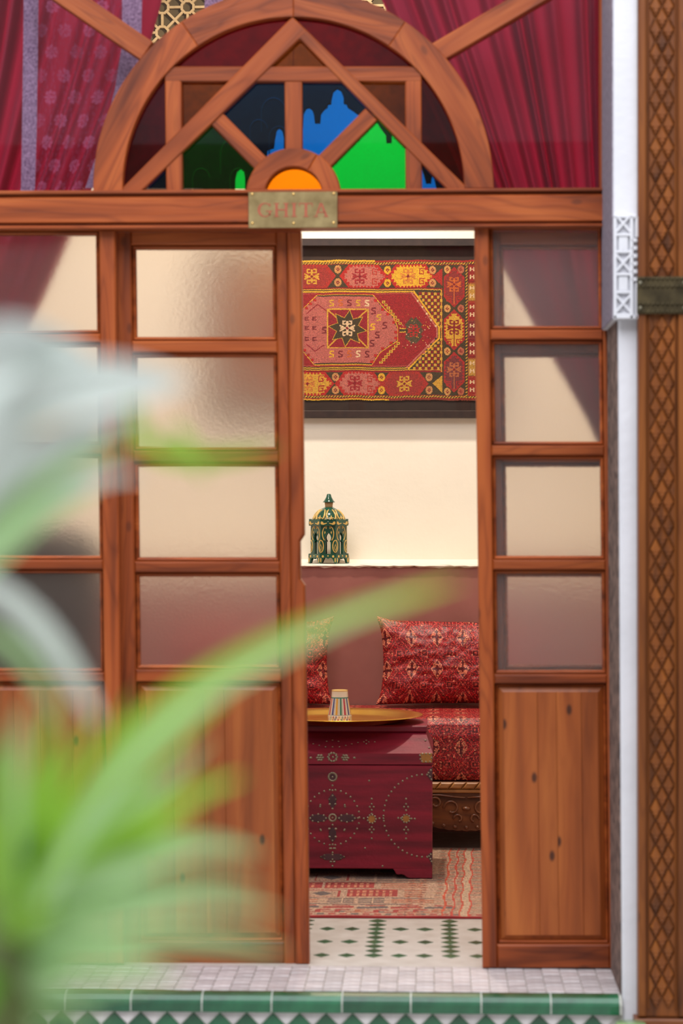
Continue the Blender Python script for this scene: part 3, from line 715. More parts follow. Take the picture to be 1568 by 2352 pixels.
def hemstrip(rows, Y):
    pts = np.zeros((len(rows), 5, 3))
    for r, (y, xa, xb) in enumerate(rows):
        for c_ in range(5):
            p_ = P(xa+(xb-xa)*c_/4, y, Y); pts[r, c_] = (p_[0], Y+.004*math.sin(c_*1.6+r*.7), p_[2])
    grid_mesh('hem', pts, None, M['hem'], lc)
hemstrip([(-150, 60, 92), (0, 54, 88), (150, 52, 86), (300, 50, 84), (432, 48, 80), (470, 40, 72)], .132)
hemstrip([(-150, 284, 332), (0, 280, 326), (100, 280, 324), (200, 264, 318), (300, 240, 292), (432, 196, 244)], .130)
hemstrip([(-150, 478, 520), (0, 470, 512), (150, 462, 500), (240, 440, 486), (330, 428, 466), (450, 420, 452)], .60)

# ---- carved screen with pendants hanging inside behind the coloured glass
YV = .42
lam = root('carved_pelmet', P(674, 200, YV), 'dark carved wooden pelmet with arched cut-outs seen through the coloured panes', 'pelmet')
def pend(x, w_, y0, y1): return [(x-w_, y0), (x-w_*.75, y0+.35*(y1-y0)), (x-w_*.75, y1), (x+w_*.75, y1), (x+w_*.75, y0+.35*(y1-y0)), (x+w_, y0)]
right = [(674, 290), (695, 300)] + [(697, 262), (703, 250), (710, 248), (717, 253), (721, 266)] + [(723, 283), (735, 283), (737, 262), (744, 252), (752, 247), (753, 240), (760, 239), (761, 229), (765, 212), (774, 204), (783, 209), (789, 224), (789, 238), (796, 240), (798, 247), (808, 253), (820, 262), (840, 268), (866, 282), (878, 300), (886, 310), (887, 328), (899, 328), (900, 300), (930, 290), (950, 330), (974, 405), (978, 421), (990, 421), (992, 400), (994, 400), (1004, 440), (1099, 440)]+arc(425, 0, 90, 24)
MB().ppx(right, YV, YV-.012, YV+.012, .002).build('pelmet_board', M['lambrequin'], lam)
left = [(674, 350), (652, 350), (652, 318), (648, 300), (641, 295), (635, 300), (631, 322), (629, 340), (614, 345), (600, 470), (563, 470), (563, 408), (560, 394), (552, 388), (544, 394), (540, 410), (539, 470), (330, 470), (248, 440)]+arc(425, 180, 90, 24)
MB().ppx(left, YV, YV-.012, YV+.012, .002).build('pelmet_board', M['lambrequin'], lam)
M['trace'] = mottled('screen_carving', L(170, 130, 90), L(196, 150, 104), 40, .5)
mb = MB()
def arcline(cx, cy, r, a0, a1, k=1.25):
    mb.tube([P(cx+r*math.cos(math.radians(a)), cy-k*r*math.sin(math.radians(a)), YV-.013) for a in np.linspace(a0, a1, 14)], .0022, 5)
for cx, cy, r in ((536, 356, 30), (462, 412, 20), (628, 260, 28), (594, 300, 20), (640, 318, 22), (548, 412, 20)):
    arcline(cx, cy, r, 10, 180)
    mb.tube([P(cx-r, cy, YV-.013), P(cx-r, cy+44, YV-.013)], .002, 5)
mb.build('tracery', M['trace'], lam)

# ================================================================== FRAMED RUG
RW = 1/(F/(6.77+YW-.03))
YF = YW-.04
fr = root('framed_rug', P(800, 960, YW), 'antique red and gold prayer rug mounted in a black glazed frame on the back wall', 'picture')
fx0, fx1 = 462, 1136
MB().ppx([(fx0, 548), (fx1, 548), (fx1, 565), (fx0, 565)], YF, YF-.004, YW-.001, .002).build('frame_rail', M['black_frame'], fr)
MB().ppx([(fx0, 943), (fx1, 943), (fx1, 960), (fx0, 960)], YF, YF-.004, YW-.001, .002).build('frame_rail', M['black_frame'], fr)
MB().ppx([(fx0, 565), (fx0+17, 565), (fx0+17, 943), (fx0, 943)], YF, YF-.004, YW-.001, .002).build('frame_stile', M['black_frame'], fr)
MB().ppx([(fx1-17, 565), (fx1, 565), (fx1, 943), (fx1-17, 943)], YF, YF-.004, YW-.001, .002).build('frame_stile', M['black_frame'], fr)
MB().ppx([(fx0+15, 563), (fx1-15, 563), (fx1-15, 945), (fx0+15, 945)], YF, YW-.012, YW-.002).build('backing_board', M['mat_board'], fr)
MB().ppx([(fx0+16, 564), (fx1-16, 564), (fx1-16, 944), (fx0+16, 944)], YF, YF+.006, YF+.008).build('pane', M['picture_glass'], fr)
# dye pattern, drawn in the coordinates lx,ly of the textile (0..1 px of 0.3)
RED, DRED, PINK, OCH, GOLD, OLV, CREAM, PLUM, ORA = (158, 34, 28), (126, 20, 30), (186, 104, 92), (206, 156, 52), (222, 168, 44), (62, 52, 32), (224, 190, 150), (112, 32, 40), (196, 96, 40)
CX = 462
cv = Canvas(CX-1010, 250, CX+1010, 1330, 560, 300, RED)
def motif_cross(x, y, r, c, vert=False):
    t = r*.17
    cv.rect(x-r*.12, y-r*.8, x+r*.12, y+r*.8, c); cv.rect(x-r*.8, y-r*.12, x+r*.8, y+r*.12, c)
    for sx in (-1, 1):
        for sy in (-1, 1):
            cv.path([(x+sx*r*.12, y+sy*r*.45), (x+sx*r*.5, y+sy*r*.45), (x+sx*r*.5, y+sy*r*.82), (x+sx*r*.26, y+sy*r*.82)], t, c)
            cv.path([(x+sx*r*.45, y+sy*r*.12), (x+sx*r*.82, y+sy*r*.3)], t, c)
    cv.dia(x, y, r*.2, r*.2, DRED)
def serr(x, y, rx, ry, c, ring, n=7, vert=False):
    """serrated hexagonal lozenge"""
    hexa = [(x-rx, y), (x-rx*.62, y-ry), (x+rx*.62, y-ry), (x+rx, y), (x+rx*.62, y+ry), (x-rx*.62, y+ry)]
    if vert: hexa = [(x, y-ry), (x+rx, y-ry*.5), (x+rx, y+ry*.5), (x, y+ry), (x-rx, y+ry*.5), (x-rx, y-ry*.5)]
    cv.poly(hexa, ring)
    h2 = [(x+(a-x)*.78, y+(b-y)*.80) for a, b in hexa]; cv.poly(h2, c)
    for i in range(6):
        p, q = np.array(h2[i]), np.array(h2[(i+1) % 6]); d = q-p; l = np.hypot(*d); m_ = max(2, int(l/24)); nn = np.array([d[1], -d[0]])/l
        for k in range(m_):
            a = p+d*(k+.15)/m_; b = p+d*(k+.85)/m_; cv.poly([a, b, (a+b)/2+nn*17], c)
def flower(x, y, r, c, k=DRED):
    cv.dia(x, y, r*1.15, r*1.15, OLV); cv.disc(x, y, r*.85, r, c); cv.dia(x, y, r*.45, r*.5, k); cv.dia(x, y, r*.18, r*.18, c)
def smot(x, y, c, r=18):
    cv.path([(x+r*.6, y-r*.9), (x-r*.4, y-r*.9), (x-r*.6, y-r*.3), (x+r*.5, y+r*.2), (x+r*.5, y+r*.8), (x-r*.6, y+r*.9)], r*.45, c)
def spiral(x, y, r, c): cv.path([(x+r, y-r), (x-r, y-r), (x-r, y+r), (x+r*.5, y+r), (x+r*.5, y-r*.2), (x-r*.2, y-r*.1)], r*.4, c)
cv.rect(CX-1010, 250, CX+1010, 262, RED); cv.rect(CX-1010, 250, 670, 264, GOLD); cv.rect(CX-1010, 1318, 780, 1330, GOLD); cv.rect(780, 1318, CX+1010, 1330, (120, 50, 36))
for x in np.arange(CX-1000, CX+1000, 22):
    for y in (274, 1302):
        cv.rect(x-11, y-9, x+11, y+9, OLV); cv.line((x-7, y+5), (x+6, y-5), 8, OCH)
for y0, y1, cols in ((286, 464, (RED, PINK, GOLD)), (1114, 1290, (OCH, PINK, RED))):
    cv.rect(CX-725, y0, CX+725, y1, OLV); ym = (y0+y1)/2
    seq = ((188, 0), (585, 1), (945, 2)) if y0 < 600 else ((175, 0), (548, 1), (896, 2))
    for (x, ci) in list(seq)+[(-170, 2), (-530, 1)]:
        c = cols[ci]; rg = (176, 30, 28) if c != RED else (168, 40, 34)
        serr(x, ym, 186, 90, c if c != RED else (150, 44, 40), rg)
        motif_cross(x-30*(c == PINK)-20*(c in (GOLD, OCH)), ym, 66, OCH if c in (RED,) else (150, 30, 40) if c == PINK else (200, 120, 50))
        if c != RED:
            for sy in (-1, 1): spiral(x+88, ym+sy*38, 20, (168, 44, 34)); cv.line((x+120, ym), (x+160, ym+sy*6), 7, c)
    for x in ((388, 768, 1112, -8, -368) if y0 < 600 else (370, 722, 1086, -10, -368)):
        for sy in (-1, 1): flower(x, ym+sy*50, 32, GOLD if int(x) in (768, 722) else (198, 140, 84))
    cv.poly([(1112, ym), (1190, y0+20), (1190, y1-14)], (170, 34, 30) if y0 < 600 else OCH)
for y0, s in ((464, 1), (1110, -1)):
    for k, (t, c) in enumerate(((9, DRED), (8, OCH), (7, OLV), (9, GOLD), (6, OLV), (11, (170, 60, 56)), (6, DRED))):
        d0 = sum((9, 8, 7, 9, 6, 11, 6)[:k]); ya, yb = (y0+d0, y0+d0+t) if s > 0 else (y0-d0-t, y0-d0)
        cv.rect(CX-718, ya, CX+718, yb, c)
cv.rect(CX-718, 518, CX+718, 1056, (146, 26, 34))
def half(fn):
    for m_ in (lambda x: x, lambda x: 2*CX-x): fn(m_)
def ends(m_):
    cv.poly([(m_(960), 488), (m_(1182), 488), (m_(1182), 1092), (m_(930), 1092), (m_(1150), 860), (m_(1150), 760)], OLV)
    for i in range(10):
        for j in range(24):
            x, y = 962+i*23, 500+j*25
            if y < 780: ok = x > 985+(y-490)*.60
            else: ok = x > 1160-(y-850)*.92
            if ok: cv.rect(min(m_(x), m_(x+19)), y, max(m_(x), m_(x+19)), y+21, OCH if (i+j) % 2 else DRED)
    cv.path([(m_(968), 492), (m_(1162), 768), (m_(1162), 852), (m_(930), 1086)], 13, GOLD)
    cv.path([(m_(950), 500), (m_(1144), 772), (m_(1144), 846), (m_(914), 1078)], 11, PINK)
    cv.rect(min(m_(1176), m_(1184)), 478, max(m_(1176), m_(1184)), 1112, OCH)
    # stepped edge of the field and the dark rosette
    for k in range(9):
        cv.rect(m_(1000+k*17)-7, 560+k*24, m_(1000+k*17)+7, 574+k*24, PINK if k % 2 else CREAM); cv.rect(m_(1000+k*17)-7, 1024-k*22, m_(1000+k*17)+7, 1038-k*22, PINK if k % 2 else (60, 50, 40))
half(ends)
for m_ in (lambda x: x,):
    x, y = m_(968), 795
    for k in range(10):
        a = 2*PI*k/10; cv.dia(x+52*math.cos(a), y+78*math.sin(a), 26, 30, (78, 66, 48))
    cv.disc(x, y, 52, 70, (78, 66, 48)); motif_cross(x, y, 54, (170, 36, 34))
    for k in range(70): cv.rect(*(lambda a, b: (a, b, a+6, b+7))(x+RNG.uniform(-90, 130), y+RNG.uniform(-130, 130)), (OCH, PINK, OLV, CREAM)[k % 4])
    cv.line((836, 795), (910, 795), 26, OLV); cv.line((840, 770), (905, 780), 9, OCH); cv.line((840, 806), (905, 803), 9, OCH)
med = [(92, 700), (124, 640), (236, 532), (652, 532), (700, 590), (742, 640), (800, 690), (832, 770), (832, 862), (760, 910), (700, 952), (640, 1042), (214, 1042), (124, 936), (92, 880)]
cv.path(med, 52, (150, 28, 34), True); cv.path(med, 34, GOLD, True); cv.path(med, 22, OLV, True); cv.poly(med, (180, 96, 88))
for i in range(len(med)-1):                  # stepped red outline inside
    p, q = np.array(med[i]), np.array(med[i+1]); l = np.hypot(*(q-p)); m_ = max(1, int(l/22))
    if abs(p[1]-q[1]) > 8:
        for k in range(m_):
            a = p+(q-p)*(k+.5)/m_; cv.rect(a[0]-12, a[1]-11, a[0]+12, a[1]+11, (176, 34, 34) if k % 2 else (180, 96, 88))
for k in range(8):                             # gold stepped flags right of the medallion
    for (x, y) in ((724+k*18, 560+k*24), (838-k*19, 880+k*21)):
        cv.rect(x, y, x+26, y+20, OCH); cv.rect(x+8, y+6, x+18, y+13, OLV)
cv.path([(150, 660), (232, 590), (300, 640)], 8, (140, 34, 44)); cv.path([(150, 900), (212, 950), (280, 905)], 8, (140, 34, 44))
for row, cs in ((582, (OCH, ORA, PLUM, OCH, CREAM)), (976, (GOLD, PLUM, ORA, CREAM, PLUM))):
    for k, c in enumerate(cs): smot(340+k*68, row, c, 23)
for x, y, c in ((662, 640, PLUM), (702, 690, OCH), (655, 762, GOLD), (690, 825, PLUM), (748, 752, PLUM), (650, 890, PLUM), (284, 790, PLUM)): smot(x, y, c, 24)
for y in (700, 772, 856):
    for x in (150, 208): cv.path([(x+12, y-12), (x-12, y-10), (x-12, y+12), (x+14, y+10)], 9, PLUM); cv.line((x-10, y), (x+8, y), 6, PLUM)
cv.rect(304, 624, 624, 932, OCH); cv.rect(314, 634, 614, 922, (140, 24, 38))
star = []
for k in range(16):
    a = PI/8*k+.12; r = (150 if k % 2 == 0 else 88); star.append((462+r*math.cos(a)*.95, 778+r*math.sin(a)*.92))
for k in range(4): cv.line((462, 778), (462+(-1)**k*148, 778+(1 if k < 2 else -1)*142), 10, OCH)
cv.poly([(462+(a-462)*1.07, 778+(b-778)*1.07) for a, b in star], OCH); cv.poly(star, OLV); motif_cross(460, 776, 66, CREAM)
def vborder(m_):
    xa, xb = sorted((m_(1188), m_(1366))); cv.rect(xa, 286, xb, 1292, OLV); xm = (xa+xb)/2
    for y, c, k in ((455, (132, 44, 44), ORA), (785, OCH, (128, 24, 30)), (1110, (112, 48, 52), (178, 100, 60))):
        serr(xm, y, 78, 158, c, (164, 36, 36), vert=True); motif_cross(xm, y-20, 62, k); cv.line((xm, y), (xm, y+130), 8, k)
        for sx in (-1, 1): spiral(xm+sx*38, y+90, 18, (164, 40, 34))
    for y in (320, 620, 950, 1260):
        for sx in (-1, 1): flower(xm+sx*52, y, 30, (204, 150, 84) if sx < 0 else (176, 96, 70))
    x = m_(1372)
    for y in np.arange(280, 1300, 24): cv.rect(x-9, y-12, x+9, y+12, OLV); cv.line((x-5, y+6), (x+5, y-6), 7, OCH)
    xa, xb = sorted((m_(1382), m_(1446)))
    for k, y in enumerate(range(284, 1290, 144)):
        cv.rect(xa, y, xb, y+140, ((110, 20, 26), (150, 90, 40), (160, 50, 34), (130, 50, 46))[k % 4]); xm2 = (xa+xb)/2
        cv.rect(xa+8, y+10, xb-8, y+130, ((140, 34, 30), (186, 140, 60), (150, 34, 30), (120, 36, 40))[k % 4])
        for dy in (38, 96): cv.rect(xm2-18, y+dy-16, xm2-8, y+dy+16, CREAM); cv.rect(xm2+8, y+dy-16, xm2+18, y+dy+16, CREAM); cv.rect(xm2-10, y+dy-5, xm2+10, y+dy+5, CREAM)
half(vborder)
cv.a = np.clip(cv.a*.90+np.array([8, 3, 0]), 0, 255); cv.noise(.11)
YR = YW-.016
H, W = cv.h, cv.w; pts = np.zeros((H+1, W+1, 3))
uu, vv = np.linspace(0, 1, W+1), np.linspace(0, 1, H+1)
wav = .6*np.sin(uu*23)+.5*np.sin(uu*61+1)+.5*RNG.standard_normal(W+1)
PX = 660+(CX-1010+uu*2020)*.29974; PY0 = 597.5+wav; PY1 = 918.5+wav[::-1]
p00, p10, p01 = P(500, 600, YR), P(1100, 600, YR), P(500, 900, YR)
ex = (p10-p00)/600; ez = (p01-p00)/300
for c_ in range(W+1):
    py = PY0[c_]+(PY1[c_]-PY0[c_])*vv
    pts[:, c_, :] = p00+(PX[c_]-500)*ex+(py-600)[:, None]*ez
pts[:, :, 1] = YR-.0008*RNG.random((H+1, W+1))
grid_mesh('textile', pts, cv.a, M['rug'], fr, smooth=False, flip=True)

# ================================================================== BANQUETTE, MATTRESS, CUSHIONS
def brocade(x0, x1, y0, y1, cell, tw=.105, th=.14):
    c = Canvas(x0, y0, x1, y1, int((x1-x0)/cell), int((y1-y0)/cell), (128, 2, 15))
    G, Lt, Dk = (198, 110, 84), (176, 64, 54), (92, 4, 14)
    m = RNG.random(c.X.shape); c.mask(m < .2, (164, 10, 24)); c.mask(m > .8, (78, 2, 10)); c.mask((m > .2) & (m < .235), (196, 70, 56))
    for i in range(int(math.floor(x0/tw))-1, int(x1/tw)+2):
        for j in range(int(math.floor(y0/th))-1, int(y1/th)+2):
            for ox, oy in ((0, 0),):
                x, y = (i+ox)*tw, (j+oy)*th
                c.path([(x, y-th*.5), (x+tw*.5, y), (x, y+th*.5), (x-tw*.5, y)], .0034, Lt, True); c.path([(x, y-th*.38), (x+tw*.38, y), (x, y+th*.38), (x-tw*.38, y)], .0026, (150, 40, 40), True)
                c.dia(x, y, .026, .042, G); c.dia(x, y, .021, .034, Dk)
                for sx in (-1, 1):
                    for sy in (-1, 1): c.disc(x+sx*.0105, y+sy*.014, .0068, .0105, G)
                c.rect(x-.0018, y-.034, x+.0018, y+.034, Dk); c.rect(x-.02, y-.0015, x+.02, y+.0015, Dk)
                xx, yy = x+tw*.5, y+th*.5
                c.rect(xx-.014, yy-.014, xx+.014, yy+.014, Lt); c.rect(xx-.010, yy-.010, xx+.010, yy+.010, Dk); c.rect(xx-.005, yy-.005, xx+.005, yy+.005, Lt)
                for sx in (-1, 1):
                    c.path([(xx+sx*.028, yy-.012), (xx+sx*.028, yy+.012), (xx+sx*.046, yy+.012), (xx+sx*.028, yy-.012)], .0026, Lt)
                    c.path([(x+sx*.040, y-.009), (x+sx*.040, y+.009), (x+sx*.050, y+.009)], .0026, Lt)
                    c.path([(xx+sx*.006, yy+.022), (xx+sx*.006, yy+.034), (xx+sx*.016, yy+.034)], .0026, Lt)
                    c.path([(xx+sx*.006, yy-.034), (xx+sx*.012, yy-.022)], .0026, Lt)
    for _ in range(int((x1-x0)*(y1-y0)*1300)):
        x, y, a = RNG.uniform(x0, x1), RNG.uniform(y0, y1), RNG.choice((.005, .008)); q = RNG.integers(0, 4)
        i0, j0 = int((x-x0)/cell), int((y-y0)/cell); n_ = int(a/cell)+1
        if q == 0: c.a[j0:j0+n_, i0:i0+1] = Lt
        elif q == 1: c.a[j0:j0+1, i0:i0+n_] = Lt
        elif q == 2:
            for k_ in range(n_): c.a[min(j0+k_, c.h-1), min(i0+k_, c.w-1)] = Lt
        else: c.a[j0:j0+2, i0:i0+2] = G
    c.noise(.2); return c
YS0 = 2.33; SX0, SX1 = -1.45, .72
zs = .506; zb_ = .268
sofa = root('banquette', ((SX0+SX1)/2, 2.6, 0), 'low carved wooden banquette with scalloped apron behind the crimson chest', 'sofa')
MB().box(SX0, SX1, YS0+.005, YL-.02, zb_-.05, zb_-.004, .004).build('bed_frame', wood(90, 'sofa'), sofa)
M['gold_rope'] = mottled('gilded_rope_moulding', L(150, 94, 44), L(178, 118, 60), 30, .4, Coat_Weight=.3)
mb = MB(); x = SX0
while x < SX1-.02:
    mb.prism([(x, zb_-.030), (x+.046, zb_-.030), (x+.066, zb_-.006), (x+.020, zb_-.006)], YS0-.012, YS0+.004, .005); x += .0485
mb.build('rope_moulding', M['gold_rope'], sofa)
MB().box(SX0, SX1, YS0-.006, YS0+.004, zb_-.046, zb_-.032, .003).build('moulding', M['gold_rope'], sofa)
# scalloped carved apron
ap = []; n = 6; wS = .44
xs0 = .12-wS/2-wS*3
k = 0; low = []
xv = np.linspace(SX0+.02, SX1-.02, 240)
for x in xv:
    t = ((x-xs0) % wS)/wS
    low.append((x, .128-.046*math.sin(PI*t)**.8-.004*abs(math.sin(PI*t*13))))
MB().prism([(SX0+.02, zb_-.046)]+low+[(SX1-.02, zb_-.046)], YS0, YS0+.02).build('apron', wood(90, 'sofa'), sofa)
M['carving'] = mottled('gilt_carving', L(90, 46, 26), L(124, 70, 38), 60, .35, Coat_Weight=.4)
mb = MB()
for c0 in np.arange(xs0+wS/2, SX1, wS):
    if c0 < SX0+.2: continue
    for s in (-1, 1):
        for (r, xo, zo, a0, a1) in ((.030, .055, .165, 0, 300), (.022, .115, .185, 30, 330), (.026, .165, .155, -60, 240), (.018, .03, .125, 0, 260)):
            mb.tube([(c0+s*(xo+r*math.cos(math.radians(a))*(1-i_/26)), YS0-.004, zo+r*math.sin(math.radians(a))*(1-i_/26)) for i_, a in enumerate(np.linspace(a0, a1, 14))], .0048, 6)
        mb.tube([(c0+s*.005, YS0-.004, .205), (c0+s*.05, YS0-.004, .208), (c0+s*.10, YS0-.004, .214), (c0+s*.2, YS0-.004, .212)], .004, 6)
    mb.lathe([(.001, -.008), (.014, -.006), (.018, 0), (.012, .006), (.001, .008)], (c0, YS0-.002, .165), 12)
    for q in range(9): mb.dome((c0+(q-4)*.042, YS0-.001, .131-.046*math.sin(PI*(.5+(q-4)*.095))**.8+.008), .008, .007, n=7)
mb.build('apron_carving', M['carving'], sofa, True, kind='stuff')
for x in (SX0+.04, SX1-.09, -.4):
    for y in (YS0+.11, YL-.1):
        MB().box(x, x+.05, y, y+.05, 0, zb_-.05, .004).build('leg', wood(0, 'sofa'), sofa)
# mattress
cm = brocade(SX0, SX1, 0, .84, .0036)
prof = [(YS0+.015, zb_), (YS0+.002, zb_+.02), (YS0-.006, zb_+.07), (YS0-.006, zs-.07), (YS0+.004, zs-.028), (YS0+.03, zs-.006), (YS0+.08, zs), (YS0+.3, zs+.004), (YL-.012, zs)]
pr = np.array(prof); sl = np.concatenate([[0], np.cumsum(np.hypot(*np.diff(pr, axis=0).T))]); sv = np.linspace(0, sl[-1], cm.h+1)
ty, tz = np.interp(sv, sl, pr[:, 0]), np.interp(sv, sl, pr[:, 1])
pts = np.zeros((cm.h+1, cm.w+1, 3)); xg = np.linspace(SX0+.01, SX1-.01, cm.w+1)
pts[:, :, 0] = xg[None]; pts[:, :, 1] = ty[:, None]; pts[:, :, 2] = tz[:, None]
bl = (.003*np.sin(xg*17)+.002*np.sin(xg*41+1))[None]*np.sin(np.linspace(0, PI, cm.h+1))[:, None]
pts[:, :, 1] -= bl; pts[:, :, 2] += bl*.6
mt = grid_mesh('mattress', pts, cm.a, M['brocade'])
tag(mt, 'thick crimson and gold brocade mattress lying on the carved banquette', 'mattress')
MB().box(SX0+.012, SX1-.012, YS0+.03, YL-.013, zb_+.001, zs-.014).build('filling', M['velvet'], mt)
def cushion(name, xc, yb, w_, h_, label, tilt=-12, seed=0, yaw=0):
    r_ = np.random.default_rng(seed)
    c = brocade(-w_/2, w_/2, 0, h_, .0032, .105, .13); nH, nW = c.h, c.w
    u = np.linspace(-1, 1, nW+1)[None]; v_ = np.linspace(-1, 1, nH+1)[:, None]
    bul = (1-abs(u)**3.0)**.6*(1-abs(v_)**2.6)**.55
    X = u*w_/2*(1-.055*(1-v_**2))+0*v_; Z = (v_*h_/2)*(1-.045*(1-u**2)-.05*np.exp(-((u-.45)/.3)**2)*(v_ > 0))+0*u
    def fld(sx, sy):
        q = r_.standard_normal((nH+1, nW+1)); fx = np.fft.fftfreq(nW+1)[None]; fy = np.fft.fftfreq(nH+1)[:, None]
        q = np.fft.ifft2(np.fft.fft2(q)*np.exp(-2*PI*PI*((fx*sx)**2+(fy*sy)**2))).real; return q/q.std()
    edge = np.exp(-((1-abs(u))/.35)**2)+.6*np.exp(-((1-abs(v_))/.3)**2)
    cr = .0028*fld(9, 4)*(.35+edge)+.0045*fld(22, 9)*(.4+.6*edge)+.0012*fld(3, 2)
    ear = np.exp(-((1-abs(u))/.10)**2-((1-abs(v_))/.16)**2)
    X = X+np.sign(u)*.010*ear; Z = Z+np.sign(v_)*.014*ear*(v_ > 0)
    D = .085*bul+cr*np.minimum(1, bul*3)
    obj = None
    o = root(name, (xc, yb, zs+.022), label, 'cushion', group=None)
    o.rotation_euler = (math.radians(tilt), 0, math.radians(yaw))
    pts = np.stack([X, -D, Z+h_/2*.955], -1)
    a = grid_mesh('front_cover', pts+np.array(worldloc(o)), c.a, M['brocade'], o)
    pts2 = np.stack([X, D*.7, Z+h_/2*.955], -1)
    b = grid_mesh('back_cover', pts2+np.array(worldloc(o)), c.a, M['brocade'], o, flip=True)
    return o
xr = P(872, 1620, 2.74)[0]
cushion('cushion', xr+.325, 2.735, .66, .338, 'crimson and gold brocade cushion leaning on the wall right of the painted tea glass', seed=3)
xl_ = P(760, 1620, 2.74)[0]
cushion('cushion', xl_-.33, 2.745, .66, .338, 'brocade cushion with only its right end showing beside the sliding door', seed=5)

# ================================================================== CHEST, TRAY, TEA GLASS
YC = 1.61
def ck(lx_, ly_, Y=YC): return XZ(660+lx_*.29974, 1640+ly_*.29974, Y)
def cP(lx_, ly_, Y): p = P(660+lx_*.29974, 1640+ly_*.29974, Y); return (p[0], Y, p[2])
cxl = 345; xc_ = ck(cxl, 800)[0]; xR = ck(1110, 800)[0]; xLf = 2*xc_-xR
ch = root('chest', (xc_, YC+.25, .008), 'crimson painted wooden chest studded with iron nails standing on the kilim', 'chest')
zA, zS, zK = ck(345, 1185)[1], ck(345, 384)[1], ck(345, 300)[1]; DEP = .5
MB().box(xLf, xR, YC, YC+DEP, zA, zS-.003, .003).build('body', M['chest'], ch)
ft = [(805, 1183), (822, 1205), (832, 1226), (850, 1232), (872, 1228), (892, 1234), (905, 1246), (932, 1262), (1108, 1262), (1110, 1183)]
zf = .0085
def foot(pts_): return [(x, max(z, zf)) if z > zf+.004 else (x, zf) for x, z in pts_]
pR = foot([ck(*q) for q in ft]); pL = [(2*xc_-x, z) for x, z in pR]
for p_ in (pR, pL):
    MB().prism(p_, YC, YC+.022, .002).build('foot', M['chest'], ch); MB().prism(p_, YC+DEP-.022, YC+DEP, .002).build('foot', M['chest'], ch)
MB().box(xLf, xLf+.02, YC+.023, YC+DEP-.023, zf, zA-.001).build('plinth_side', M['chest'], ch); MB().box(xR-.02, xR, YC+.023, YC+DEP-.023, zf, zA-.001).build('plinth_side', M['chest'], ch)
zT0, zT = .505, .528
hp = .026; sl_ = .125
x0, x1, y0, y1 = xLf-.002, xR+.002, YC-.003, YC+DEP+.003
v = [(x0, y0, zS), (x1, y0, zS), (x1, y1, zS), (x0, y1, zS), (x0, y0, zK), (x1, y0, zK), (x1, y1, zK), (x0, y1, zK),
     (x0+hp, y0+sl_, zT0), (x1-hp, y0+sl_, zT0), (x1-hp, y1-sl_, zT0), (x0+hp, y1-sl_, zT0)]
f = [(3, 2, 1, 0)]+[(a+k, a+(k+1) % 4, a+4+(k+1) % 4, a+4+k) for a in (0, 4) for k in range(4)]+[(8, 9, 10, 11)]
lid = MB().raw(v, f).build('lid', M['chest'], ch)
MB().box(x0+hp-.006, x1-hp+.006, y0+sl_-.012, y1-sl_+.012, zT0, zT, .004).build('top_board', M['chest'], lid)
# nail work
def both(pl_): return pl_+[(2*cxl-x, y) for x, y in pl_ if abs(x-cxl) > 3]
def studs(name, pl_, Yf=lambda x, y: YC, r=.0041, mirror=True, par=None):
    mb = MB()
    for x, y in (both(pl_) if mirror else pl_): mb.dome(cP(x, y, Yf(x, y)), r, .0028)
    mb.build(name, M['stud'], par or ch, True, kind='stuff')
def circ(cx, cy, rx, ry, n, a0=0, a1=360, ends_=False):
    return [(cx+rx*math.cos(math.radians(a)), cy+ry*math.sin(math.radians(a))) for a in np.linspace(a0, a1, n, endpoint=ends_)]
def ros(x, y, r=24, n=8): return [(x, y)]+circ(x, y, r, r, n)
patchY = YC-.0012
def patch(poly, mt, par=ch, nm='patch', Y=YC):
    MB().prism([XZ(660+a*.29974, 1640+b*.29974, Y) for a, b in poly], Y-.0016, Y+.0005, .0004).build(nm, mt, par)
def loz(x, y, rx, ry): return [(x-rx, y), (x-rx*.5, y-ry), (x+rx*.5, y-ry), (x+rx, y), (x+rx*.5, y+ry), (x-rx*.5, y+ry)]
def lozv(x, y, rx, ry): return [(x, y-ry), (x+rx, y-ry*.4), (x+rx, y+ry*.4), (x, y+ry), (x-rx, y+ry*.4), (x-rx, y-ry*.4)]
for p_ in (loz(455, 798, 82, 28), loz(235, 798, 82, 28), lozv(345, 665, 28, 62), lozv(345, 925, 28, 62), loz(345, 1096, 100, 24), lozv(345, 482, 26, 42)): patch(p_, M['leather'])
for x, y in ((645, 805), (908, 802), (2*cxl-645, 805), (2*cxl-908, 802)): patch(circ(x, y, 27, 27, 14), M['patch'], nm='sun_patch')
studs('circle_stud', circ(345, 793, 206, 212, 30), mirror=False)
studs('arc_stud', [(x, y) for x, y in circ(1050, 780, 315, 316, 50) if x < 1096])
studs('cross_stud', [(345, 548), (345, 585), (345, 625), (320, 655), (370, 655), (325, 690), (368, 690), (345, 725), (345, 1000), (325, 1030), (355, 1030), (345, 1062), (330, 1132), (355, 1132), (345, 1165), (318, 880), (368, 880), (345, 850), (320, 940), (366, 940), (345, 970)]+ros(345, 795, 26, 9)+ros(345, 482, 30, 9)+circ(455, 798, 60, 30, 8)+[(540, 798), (585, 800), (705, 800)]+circ(345, 1096, 88, 18, 8)+[(252, 697), (440, 710), (435, 892), (252, 886), (626, 512), (594, 1028), (728, 1166)])
studs('small_cross_stud', [(645, 650), (645, 690), (630, 712), (660, 712), (645, 736), (645, 765), (645, 868), (630, 886), (660, 886), (645, 908), (645, 955), (735, 800)]+circ(645, 805, 32, 32, 9)+[(908, 650), (908, 690), (893, 712), (923, 712), (908, 738), (908, 868), (893, 888), (923, 888), (908, 915), (908, 955), (848, 797), (975, 803), (870, 800), (950, 802)]+circ(908, 802, 30, 30, 9))
